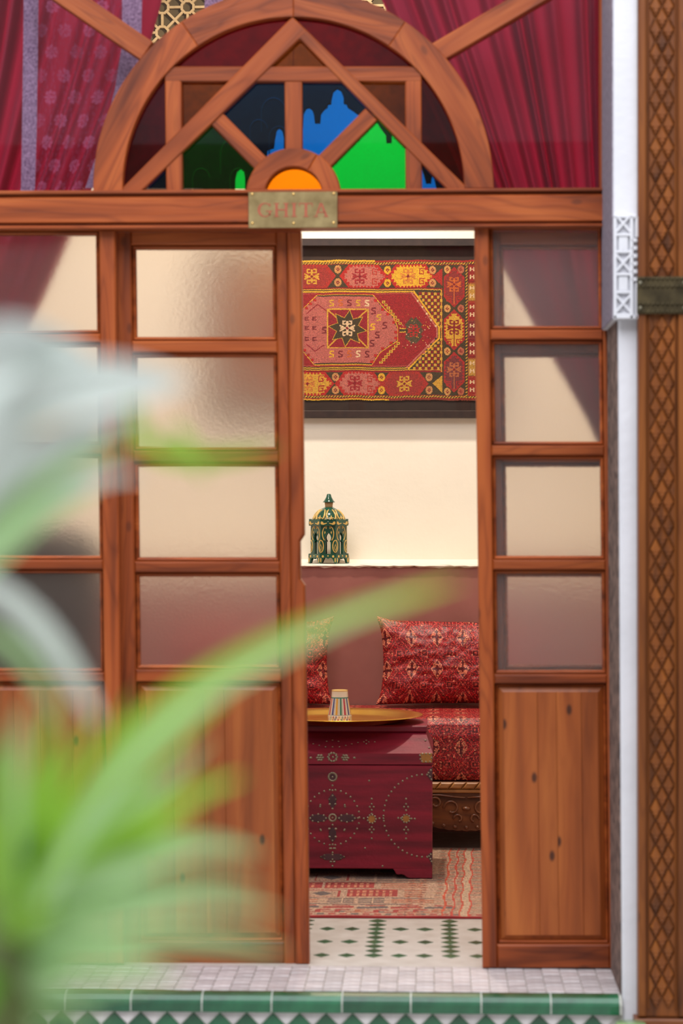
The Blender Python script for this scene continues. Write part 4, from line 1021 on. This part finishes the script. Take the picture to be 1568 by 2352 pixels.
bk = [[(1066, 470), (1085, 425), (1109, 408), (1109, 520), (1090, 500)], [(1070, 1085), (1105, 1055), (1109, 1060), (1109, 1160), (1088, 1120)]]
for b_ in bk:
    patch(b_, M['leather'], nm='corner_bracket'); patch([(2*cxl-x, y) for x, y in b_], M['leather'], nm='corner_bracket')
studs('bracket_stud', [(1080, 450), (1098, 430), (1090, 478), (1102, 500), (1084, 1090), (1098, 1075), (1095, 1110), (1103, 1130)])
ylid = lambda x, y: YC-.003
patch([(1018, 300), (1108, 300), (1108, 372), (1030, 372)], M['patch'], par=lid, nm='corner_plate', Y=YC-.003)
studs('lid_stud', [(180, 335), (515, 336)]+ros(348, 330, 32, 9)+ros(252, 334, 20, 6)+ros(445, 336, 20, 6)+[(1015, 318), (1035, 306), (1062, 304), (1090, 306), (1018, 345), (1030, 362), (1060, 366), (1092, 364), (1104, 335)], ylid, par=lid)
# studs on the sloping lid face
mb = MB()
def slope_pt(lx_, ly_):
    px, py = 660+lx_*.29974, 1640+ly_*.29974
    best = None
    for t in np.linspace(0, 1, 60):
        Y = y0+t*sl_; z = zK+t*(zT0-zK); p_ = P(px, py, Y)
        if best is None or abs(p_[2]-z) < best[0]: best = (abs(p_[2]-z), (p_[0], Y-.001, z+.001))
    return best[1]
for x, y in both([(345, 256), (398, 256), (447, 243), (492, 233), (540, 222), (585, 218), (603, 206), (603, 230), (622, 218), (668, 218), (345, 205), (390, 212), (1056, 204), (1085, 262)]):
    mb.dome(slope_pt(x, y), .0036, .003, ax='z')
mb.build('slope_stud', M['stud'], lid, True, kind='stuff')
# tray
tx, tyy = P(785, 1650, 1.87)[0], YC+.262
tr = root('tray', (tx, tyy, zT+.001), 'round polished brass tray resting on the crimson chest', 'tray')
MB().lathe([(.001, 0), (.12, 0), (.20, .001), (.226, .006), (.246, .016), (.272, .0225), (.288, .0235), (.290, .025), (.287, .0262), (.27, .0255), (.244, .019), (.222, .0095), (.2, .0045), (.12, .0035), (.001, .0035)], (tx, tyy, zT+.001), 72, cap=False).build('dish', M['brass'], tr, True)
# painted tea glass, upside down
gx = P(780, 1640, tyy-.06); gz = zT+.0055
tg = root('tea_glass', (gx[0], tyy-.06, gz), 'painted striped tea glass standing upside down on the brass tray', 'glass')
GH = .112
cg = Canvas(0, 0, 1, GH, 160, 56, (226, 216, 206))
cols_ = [(196, 60, 60), (52, 60, 140), (214, 160, 50), (70, 130, 110), (176, 44, 70), (40, 50, 120), (222, 170, 60), (150, 190, 180)]
for k in range(16):
    a = (k+.25)/16; c_ = cols_[k % 8]
    cg.poly([(a, .026), (a+.026, .026), (a+.030, .084), (a-.002, .084)], c_)
    cg.rect(a+.036, .026, a+.040, .084, (90, 140, 140))
for k in range(24):
    a = (k+.3)/24; cg.dia(a, .008, .010, .0075, cols_[(k*3) % 8]); cg.dia(a+.012, .018, .008, .006, cols_[(k*5+2) % 8]); cg.rect(a+.018, .002, a+.021, .022, (120, 110, 110))
cg.rect(0, .0235, 1, .026, (150, 150, 140)); cg.rect(0, .084, 1, .0875, (60, 130, 120)); cg.rect(0, .108, 1, .113, (220, 180, 120))
gp_ = np.array([(.0405, 0), (.0425, .003), (.0425, .020), (.0410, .026), (.0300, .088), (.0290, .1), (.0288, .112)])
zz = np.linspace(0, GH, cg.h+1); rr = np.interp(zz, gp_[:, 1], gp_[:, 0]); an = np.linspace(0, 2*PI, cg.w+1)+.35
pts = np.stack([gx[0]+rr[:, None]*np.cos(an)[None], tyy-.06+rr[:, None]*np.sin(an)[None], gz+zz[:, None]+0*an[None]], -1)
grid_mesh('tumbler', pts, cg.a, M['glass_paint'], tg)
MB().lathe([(.001, GH-.0015), (.0285, GH-.0015), (.0287, GH+.0006), (.026, GH+.0006), (.024, GH-.001), (.001, GH-.001)], (gx[0], tyy-.06, gz), 32, cap=False).build('base_rim', M['gilt'], tg, True)

# ================================================================== LANTERN
u_ = .000527; YLn = YL+.102
lc0 = P(755, 1298, YLn); lc0[2] = 1.0708; zl = lc0[2]
ln = root('lantern', tuple(lc0), 'green and ochre painted ceramic lantern with keyhole arches on the white ledge', 'lantern')
cx_, cy_ = lc0[0], YLn
def Hh(ly_): return (660-ly_)*u_
rb, rr_, rbase, rd = .0775, .0855, .0875, .066
def octp(r, k): a = -PI/2+PI/8+PI/4*k; return (cx_+r*math.cos(a), cy_+r*math.sin(a))
def facepoly(mb, r, k, poly, th, out=0.0):
    """poly in face coordinates (s in -1..1 across the face, z) extruded inwards by th"""
    p0, p1 = np.array(octp(r, k-1)), np.array(octp(r, k)); mid = (p0+p1)/2; t = (p1-p0)/2; nrm = mid-np.array([cx_, cy_]); nrm = nrm/np.hypot(*nrm)
    n = len(poly); v = []
    for d in (out, out-th):
        for s, z in poly: q = mid+t*s+nrm*d; v.append((q[0], q[1], zl+z))
    f = [tuple(range(n)), tuple(n+i for i in reversed(range(n)))]+[(i, n+i, n+(i+1) % n, (i+1) % n) for i in range(n)]
    mb.raw(v, f)
zB, zT_ = Hh(588), Hh(366)
hz = zT_-zB
def K(q): return zB+q*hz
hole = [(-.34, K(0)), (-.34, K(.40)), (-.22, K(.435)), (-.36, K(.50)), (-.40, K(.56)), (-.34, K(.63)), (-.15, K(.70)), (0, K(.755)), (.15, K(.70)), (.34, K(.63)), (.40, K(.56)), (.36, K(.50)), (.22, K(.435)), (.34, K(.40)), (.34, K(0))]
mb = MB(); mg = MB()
for k in range(8):
    facepoly(mb, rb, k, [(-1, K(0))]+hole+[(1, K(0)), (1, K(1)), (-1, K(1))], .011)
    def oval_ring(s, z, rs, rz, t, n=18, a0=0, a1=360, o=.0009):
        A = np.radians(np.linspace(a0, a1, n)); outer = [(s+rs*math.cos(a), z+rz*math.sin(a)) for a in A]; inner = [(s+(rs-t)*math.cos(a), z+(rz-t*.03)*math.sin(a)) for a in A[::-1]]
        facepoly(mg, rb, k, outer+inner, .0012, o)
    for s in (-1, 1):
        oval_ring(s*.24, K(.70), .58, .031, .12, 18, 85, -62) if s > 0 else oval_ring(s*.24, K(.70), .58, .031, .12, 18, 95, 242)
        oval_ring(s*.27, K(.93), .10, .008, .06, 10)
        facepoly(mg, rb, k, [(s*.42, K(.80)), (s*.34, K(.74)), (s*.46, K(.68)), (s*.50, K(.76))], .0012, .0009)
        facepoly(mg, rb, k, [(s*.98, K(.10)), (s*.80, K(.22)), (s*.98, K(.35)), (s*.98, K(.31)), (s*.87, K(.22)), (s*.98, K(.14))], .0012, .0009)
        oval_ring(s*.99, K(.27), .42, .026, .13, 14, 90 if s > 0 else -90, 270 if s > 0 else 90)
mb.build('body', M['ceramic'], ln); mg.build('painted_scroll', M['gilt'], ln)
# inner clay face is part of the body thickness; rim with scalloped crest
mb = MB(); mg = MB()
zr0, zr1 = Hh(372), Hh(332)
for k in range(8):
    top = [(1, zr1)]+[(s, zr1+.0085*(abs(math.cos(2.5*PI*s/1.0*.5+.0))**.7)-.002) for s in np.linspace(.98, -.98, 27)]+[(-1, zr1)]
    facepoly(mb, rr_, k, [(-1, zr0), (1, zr0)]+top, .012)
    for s in (-1, 1):
        pts_ = [(s*.85, zr0+.006), (s*.6, zr0+.004), (s*.15, zr0+.009), (s*.12, zr0+.012), (s*.55, zr0+.010), (s*.62, zr0+.016), (s*.84, zr0+.018), (s*.92, zr0+.011)]
        facepoly(mg, rr_, k, pts_, .0012, .0009)
mb.build('rim', M['ceramic'], ln); mg.build('painted_scroll', M['gilt'], ln)
# base with eight feet
mb = MB(); mg = MB(); z0 = Hh(588)+.001
for k in range(8):
    pl_ = [(-1, 0), (-.78, 0), (-.66, .010), (-.52, .020), (-.3, .0235), (-.12, .022), (0, .018), (.12, .022), (.3, .0235), (.52, .020), (.66, .010), (.78, 0), (1, 0), (1, z0), (-1, z0)]
    facepoly(mb, rbase, k, pl_, .010)
    for s, z, a, b in ((0, .031, .07, .0032), (-.62, .029, .13, .005), (.62, .029, .13, .005), (.86, .014, .07, .010), (-.86, .014, .07, .010)):
        facepoly(mg, rbase, k, [(s+a*math.cos(t), z+b*math.sin(t)) for t in np.linspace(0, 2*PI, 10, endpoint=False)], .0012, .0009)
mb.slab([octp(rbase-.002, k) for k in range(8)], zl+z0-.006, zl+z0)
mb.build('base', M['ceramic'], ln); mg.build('painted_dot', M['gilt'], ln)
zd = Hh(338)
MB().lathe([(rd*1.2, -.003), (rd*1.2, 0), (rd, 0), (rd*.97, .010), (rd*.86, .026), (rd*.68, .040), (rd*.45, .051), (rd*.3, .056), (.016, .058)], (cx_, cy_, zl+zd), 32, cap=False).build('dome', M['ceramic'], ln, True)
mg = MB()
def dome_pt(a, t):
    zz_ = np.interp(t, [0, .2, .5, .75, .93, 1], [0, .010, .026, .040, .051, .056]); r_ = np.interp(t, [0, .2, .5, .75, .93, 1], [rd, rd*.97, rd*.86, rd*.68, rd*.45, rd*.3])+.0006
    return (cx_+r_*math.cos(a), cy_+r_*math.sin(a), zl+zd+zz_)
for k in range(8):
    a0 = PI/4*k+.2
    for s in (-1, 1):
        mg.tube([dome_pt(a0+s*(.06+.26*math.sin(q)), .50-.42*math.cos(q)) for q in np.linspace(.15, 2.6, 12)], [.0022+.0012*math.sin(q) for q in np.linspace(0, PI, 12)], 6)
        mg.tube([dome_pt(a0+s*(.10+.055*math.cos(q)), .22+.08*math.sin(q)) for q in np.linspace(0, 5, 9)], .0016, 5)
    mg.tube([dome_pt(a0, .15), dome_pt(a0, .45)], [.0036, .0014], 6); mg.tube([dome_pt(a0+PI/8, .1), dome_pt(a0+PI/8, .8)], [.0030, .0010], 6)
mg.build('painted_scroll', M['gilt'], ln, True)
MB().lathe([(.0165, 0), (.0150, .006), (.0165, .014), (.0175, .021)], (cx_, cy_, zl+zd+.056), 20).build('neck', M['clay'], ln, True)
MB().lathe([(.001, 0), (.0250, 0), (.0245, .002), (.0205, .006), (.0195, .008), (.0165, .012), (.0155, .0145), (.0120, .020), (.0100, .026), (.0085, .032), (.0050, .0345), (.001, .0345)], (cx_, cy_, zl+zd+.0765), 24, cap=False).build('finial', M['ceramic'], ln, True)

# ================================================================== KILIM
KX0, KX1, KY0, KY1 = -1.02, .34, .83, 2.40
ck_ = Canvas(KX0, KY0, KX1, KY1, 300, 300, (178, 144, 120))
BG, KR, KD, KO = (186, 152, 126), (150, 46, 40), (92, 78, 76), (160, 88, 60)
m = RNG.random(ck_.X.shape); ck_.mask(m < .25, (164, 128, 104)); ck_.mask(m > .9, (142, 100, 84))
ck_.rect(KX0, KY0, KX1, KY0+.022, (150, 22, 32))
for k, x in enumerate(np.arange(KX0, .34, .036)):
    ck_.rect(x, KY0+.034, x+.022, KY0+.060, KR if k % 3 else KD)
for k, x in enumerate(np.arange(KX0, .0, .062)):
    ck_.path([(x, KY0+.082), (x+.030, KY0+.082), (x+.030, KY0+.125), (x+.062, KY0+.125)], .018, KR if k % 4 else KO); ck_.rect(x+.036, KY0+.076, x+.056, KY0+.098, KD if k % 2 else KO)
for k, x in enumerate(np.arange(KX0, .0, .11)):
    ck_.poly([(x, KY0+.15), (x+.10, KY0+.165), (x+.10, KY0+.20), (x, KY0+.185)], KD if k % 2 else KR); ck_.rect(x+.03, KY0+.205, x+.09, KY0+.222, KR)
ck_.rect(KX0, KY0+.232, -.09, KY0+.244, KD)
rows = [(KY0+.26, .11), (KY0+.39, .16), (KY0+.57, .14), (KY0+.73, .18), (KY0+.93, .15), (KY0+1.1, .18), (KY0+1.3, .2)]
for r, (y, h_) in enumerate(rows):
    x = KX0+.03
    while x < -.10:
        w_ = random.choice((.10, .14, .18)); kind = random.choice('rrbdlb')
        if abs(y-rows[1][0]) < .01 and -.30 < x < -.16: kind = 'r'
        if kind == 'r':
            ck_.rect(x, y, x+w_-.012, y+h_-.012, KR)
            for q in np.arange(x+.008, x+w_-.03, .022): ck_.rect(q, y+.015, q+.01, y+h_-.03, (186, 120, 90))
            ck_.rect(x, y+h_*.45, x+w_-.012, y+h_*.55, KR)
        elif kind == 'd':
            for q in np.arange(y+.008, y+h_-.02, .034): ck_.rect(x, q, x+w_-.014, q+.018, KD)
            ck_.rect(x+w_*.45, y, x+w_*.52, y+h_, BG)
        elif kind == 'b':
            for q in np.arange(y+.01, y+h_-.02, .04):
                ck_.rect(x+.01, q, x+w_-.03, q+.018, KO if int(q*100) % 2 else KD)
        else:
            ck_.path([(x, y), (x+w_*.8, y), (x+w_*.8, y+h_*.8), (x, y+h_*.8)], .008, KR, True); ck_.dia(x+w_*.4, y+h_*.4, w_*.25, h_*.3, KD)
        x += w_
    ck_.rect(KX0, y+h_-.008, -.09, y+h_-.002, KR if r % 2 else KD)
def sx_(x0_, Y): return x0_+(Y-KY0)*.022+.004*math.sin(Y*19)
YY = np.arange(KY0+.02, KY1, .02)
for k, x0_ in enumerate((-.06, -.02)):
    for y in np.arange(KY0+.04, KY1, .05): ck_.dia(sx_(x0_-.03, y), y, .014, .016, KO); ck_.dia(sx_(x0_-.03, y), y, .006, .008, KD)
for x0_, c, t in ((.027, (186, 70, 40), .007), (.057, (176, 60, 40), .007), (.096, (180, 64, 40), .034), (.096, (178, 148, 122), .022), (.19, KR, .006), (.25, KD, .006)):
    for a, b in zip(YY[:-1], YY[1:]): ck_.line((sx_(x0_, a), a), (sx_(x0_, b), b), t, c)
for x0_ in (.005, .042, .072, .122, .14, .16, .215, .275, .305):
    for k, y in enumerate(np.arange(KY0+.05, KY1, .021)): ck_.rect(sx_(x0_, y)-.009, y, sx_(x0_, y)+.009, y+.009, (KR, (150, 110, 80), KD, (150, 110, 80))[k % 4])
ck_.noise(.10)
pts = np.zeros((ck_.h+1, ck_.w+1, 3)); gx_, gy_ = np.meshgrid(np.linspace(KX0, KX1, ck_.w+1), np.linspace(KY0, KY1, ck_.h+1))
pts[:, :, 0] = gx_; pts[:, :, 1] = gy_; pts[:, :, 2] = .0065+.0006*np.sin(gx_*21+gy_*9)
kl = grid_mesh('kilim', pts, ck_.a, M['kilim'])
tag(kl, 'flat-woven beige and red patchwork kilim on the tiled floor under the chest', 'rug')
mb = MB(); mb.box(KX0, KX1, KY0-.002, KY1, .0015, .0055)
mb.build('underside', M['kilim_edge'] if 'kilim_edge' in M else mottled('kilim_edge', L(150, 30, 36), L(160, 40, 40), 40, .9), kl)

# ================================================================== ARMCHAIR behind the frosted glass on the left
YA = 1.0
ac = root('armchair', (P(-60, 1500, YA)[0], YA+.4, 0), 'dark high-backed leather armchair blurred behind the left frosted panes', 'armchair')
bx0, bx1 = P(-330, 1300, YA)[0], P(232, 1300, YA)[0]
bk_ = [(bx0, .45), (bx1, .45), (bx1, 1.05)]+[(bx1-.14+.14*math.cos(a), 1.09+.14*math.sin(a)) for a in np.linspace(0, PI/2, 8)]+[((bx0+bx1)/2, 1.275)]+[(bx0+.14-.14*math.sin(a), 1.09+.14*math.cos(a)) for a in np.linspace(0, PI/2, 8)]+[(bx0, 1.05)]
MB().prism(bk_, YA, YA+.15, .03).build('backrest', M['chair'], ac)
MB().box(bx0+.02, bx1-.02, YA+.15, YA+.75, .26, .45, .03).build('seat', M['chair'], ac)
for xx in (bx0, bx1-.12): MB().box(xx, xx+.12, YA+.15, YA+.76, .26, .64, .03).build('armrest', M['chair'], ac)
for xx in (bx0+.03, bx1-.08):
    for yy in (YA+.05, YA+.68): MB().box(xx, xx+.05, yy, yy+.05, 0, .27, .004).build('leg', wood(0, 'sofa'), ac)

# ================================================================== PALM IN FRONT OF THE LENS
pb = P(10, 2180, -5.37)
palm = root('potted_palm', (pb[0], -5.37, -.2), 'blurred green palm with upper leaves painted pale for the reflected sky at the left in front of the doors', 'plant')
MB().lathe([(.15, 0), (.165, .02), (.21, .34), (.225, .36), (.225, .4), (.205, .4), (.2, .36), (.001, .35)], (pb[0], -5.37, -.2), 32, cap=False).build('pot', M['terracotta'], palm, True)
MB().lathe([(.001, .352), (.199, .352), (.199, .362), (.001, .37)], (pb[0], -5.37, -.2), 24, cap=False).build('soil', M['soil'], palm)
MB().tube([(pb[0]-.03, -5.35, .16), (pb[0]-.02, -5.37, .5), (pb[0], -5.37, pb[2]-.1), (pb[0], -5.37, pb[2]+.03)], [.03, .024, .02, .013], 10).build('stem', M['stem'], palm, True)
def blade(path, wpx, mt, Y=-5.35, dY=0.0, up=.5, nm='leaf'):
    """tapering folded leaf along px points; Y drifts by dY towards the tip"""
    path = np.array(path, float); n = 16
    t0 = np.concatenate([[0], np.cumsum(np.hypot(*np.diff(path, axis=0).T))]); t = np.linspace(0, t0[-1], n)
    # smooth resample
    px, py = np.interp(t, t0, path[:, 0]), np.interp(t, t0, path[:, 1])
    for _ in range(3):
        px[1:-1] = (px[:-2]+2*px[1:-1]+px[2:])/4; py[1:-1] = (py[:-2]+2*py[1:-1]+py[2:])/4
    s = np.linspace(0, 1, n); wd = 1.15*wpx*np.sin(PI*np.clip(.12+.88*s, 0, 1))**.6*(1-.25*s); wd[-1] = wpx*.04
    pts = np.zeros((n, 5, 3)); vd = []
    for i in range(n):
        Yi = Y+dY*s[i]; d = Yi-CAM[1]; sc = d/F
        tx_, ty_ = px[min(i+1, n-1)]-px[max(i-1, 0)], py[min(i+1, n-1)]-py[max(i-1, 0)]; l = math.hypot(tx_, ty_)
        nx, ny = -ty_/l, tx_/l
        c0 = P(px[i], py[i], Yi)
        side = np.array([nx*sc, 0, -ny*sc])*wd[i]/2
        for k, q in enumerate((-1, -.5, 0, .5, 1)):
            pts[i, k] = c0+side*q+np.array([0, (abs(q)-.5)*abs(wd[i])*sc*.35+up*q*wd[i]*sc*.5*(1 if ny >= 0 else -1), 0])
    return grid_mesh(nm, pts, None, mt, palm)
G, S_, W_, D_ = M['leaf_green'], M['leaf_sage'], M['leaf_sky_sheen'], M['leaf_deep']
LEAVES = [
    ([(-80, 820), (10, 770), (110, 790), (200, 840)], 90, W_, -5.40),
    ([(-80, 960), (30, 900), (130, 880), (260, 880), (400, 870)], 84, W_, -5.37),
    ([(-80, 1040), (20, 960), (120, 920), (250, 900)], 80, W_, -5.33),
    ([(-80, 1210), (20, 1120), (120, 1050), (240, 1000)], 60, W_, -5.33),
    ([(-80, 1340), (20, 1240), (110, 1170), (220, 1120)], 50, S_, -5.37),
    ([(40, 2150), (130, 2000), (260, 1880), (380, 1790), (480, 1700)], 56, S_, -5.33),
    ([(10, 2150), (0, 1960), (-10, 1820), (10, 1700)], 70, G, -5.40),
    ([(10, 2190), (100, 2080), (210, 2010), (330, 1960)], 60, S_, -5.37),
    ([(10, 2190), (90, 2130), (200, 2090), (300, 2090)], 56, S_, -5.30),
    ([(0, 2200), (30, 2080), (10, 1980), (-20, 1900)], 80, D_, -5.33),
    ([(0, 2240), (60, 2180), (130, 2150), (200, 2150)], 64, D_, -5.37),
    ([(0, 2240), (50, 2230), (120, 2230), (230, 2280)], 60, S_, -5.33),
    ([(-40, 2300), (20, 2270), (90, 2300), (160, 2380)], 60, D_, -5.30),
    # upper fronds, pale colour standing in for the sky they reflect
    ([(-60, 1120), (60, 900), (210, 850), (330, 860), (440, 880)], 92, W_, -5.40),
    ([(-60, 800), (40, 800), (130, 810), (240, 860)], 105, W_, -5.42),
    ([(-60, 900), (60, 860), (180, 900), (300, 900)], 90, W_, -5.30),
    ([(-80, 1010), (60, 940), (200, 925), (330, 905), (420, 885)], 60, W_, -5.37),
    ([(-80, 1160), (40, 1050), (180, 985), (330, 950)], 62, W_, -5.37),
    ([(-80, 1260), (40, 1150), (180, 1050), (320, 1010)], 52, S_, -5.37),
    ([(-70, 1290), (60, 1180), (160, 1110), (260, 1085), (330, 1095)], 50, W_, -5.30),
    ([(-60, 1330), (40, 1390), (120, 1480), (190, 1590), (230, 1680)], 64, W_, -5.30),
    ([(-60, 1440), (30, 1480), (90, 1560), (150, 1680)], 44, S_, -5.33),
    # long green arching leaf across the opening
    ([(60, 2140), (170, 1880), (330, 1650), (520, 1530), (720, 1440), (900, 1375), (1060, 1335)], 64, G, -5.40),
    ([(90, 2080), (240, 1800), (430, 1610), (640, 1500), (800, 1410), (960, 1360)], 40, S_, -5.42),
    ([(290, 890), (310, 960), (330, 1030), (420, 1055), (560, 1045), (640, 1030)], 42, G, -5.30),
    ([(400, 980), (440, 1040), (470, 1100)], 34, G, -5.30),
    # green mass
    ([(40, 2150), (170, 2010), (330, 1880), (460, 1810), (560, 1785)], 74, G, -5.37),
    ([(50, 2150), (160, 1930), (300, 1790), (400, 1690), (520, 1600)], 56, G, -5.33),
    ([(40, 2160), (200, 2000), (360, 1915), (470, 1885)], 58, G, -5.40),
    ([(60, 2140), (240, 2010), (380, 1950), (500, 1935), (600, 1960)], 66, S_, -5.30),
    ([(60, 2150), (200, 2080), (360, 2030), (480, 2015), (600, 2040)], 56, S_, -5.37),
    ([(60, 2170), (220, 2110), (400, 2080), (540, 2075), (640, 2100)], 54, S_, -5.37),
    ([(50, 2180), (200, 2170), (380, 2150), (520, 2160), (660, 2185)], 52, S_, -5.33),
    ([(30, 2150), (80, 1920), (150, 1760), (240, 1640)], 56, G, -5.33),
    ([(30, 2150), (60, 1900), (100, 1740), (130, 1600)], 56, G, -5.37),
    ([(20, 2150), (20, 1920), (30, 1760), (60, 1610)], 52, S_, -5.40),
    ([(20, 2150), (-30, 1900), (-40, 1760), (-20, 1640)], 60, S_, -5.33),
    ([(20, 2150), (-20, 1980), (-60, 1850)], 60, G, -5.37),
    ([(60, 2100), (180, 1840), (260, 1720), (310, 1590)], 52, G, -5.37),
    ([(40, 2120), (120, 1900), (220, 1780), (320, 1760)], 46, G, -5.30),
    ([(20, 2180), (90, 2060), (150, 1960), (200, 1880)], 60, D_, -5.30),
    ([(10, 2200), (40, 2080), (60, 2010), (100, 1900)], 64, D_, -5.33),
    ([(10, 2330), (20, 2200), (30, 2100)], 60, D_, -5.37),
    ([(10, 2200), (80, 2240), (180, 2260), (320, 2250), (430, 2240)], 52, S_, -5.33),
    ([(10, 2200), (60, 2260), (130, 2310), (240, 2350)], 52, S_, -5.37),
    ([(10, 2200), (-40, 2280), (-80, 2380)], 56, D_, -5.37),
    ([(10, 2200), (120, 2200), (260, 2200), (380, 2210)], 46, S_, -5.30),
    ([(0, 2190), (-40, 2090), (-80, 2020)], 64, D_, -5.30),
    ([(10, 2190), (40, 2280), (80, 2360), (100, 2440)], 54, S_, -5.30),
]
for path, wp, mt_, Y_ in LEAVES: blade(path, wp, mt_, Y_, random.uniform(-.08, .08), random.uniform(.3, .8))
for path in ([(5, 2190), (-20, 1900), (-60, 1500), (-90, 1100)], [(5, 2190), (-40, 1800), (-80, 1350), (-110, 820)]):
    MB().tube([tuple(P(x, y, -5.37)) for x, y in path], [.009, .007, .005, .004], 8).build('leaf_stalk', M['stem'], palm, True)
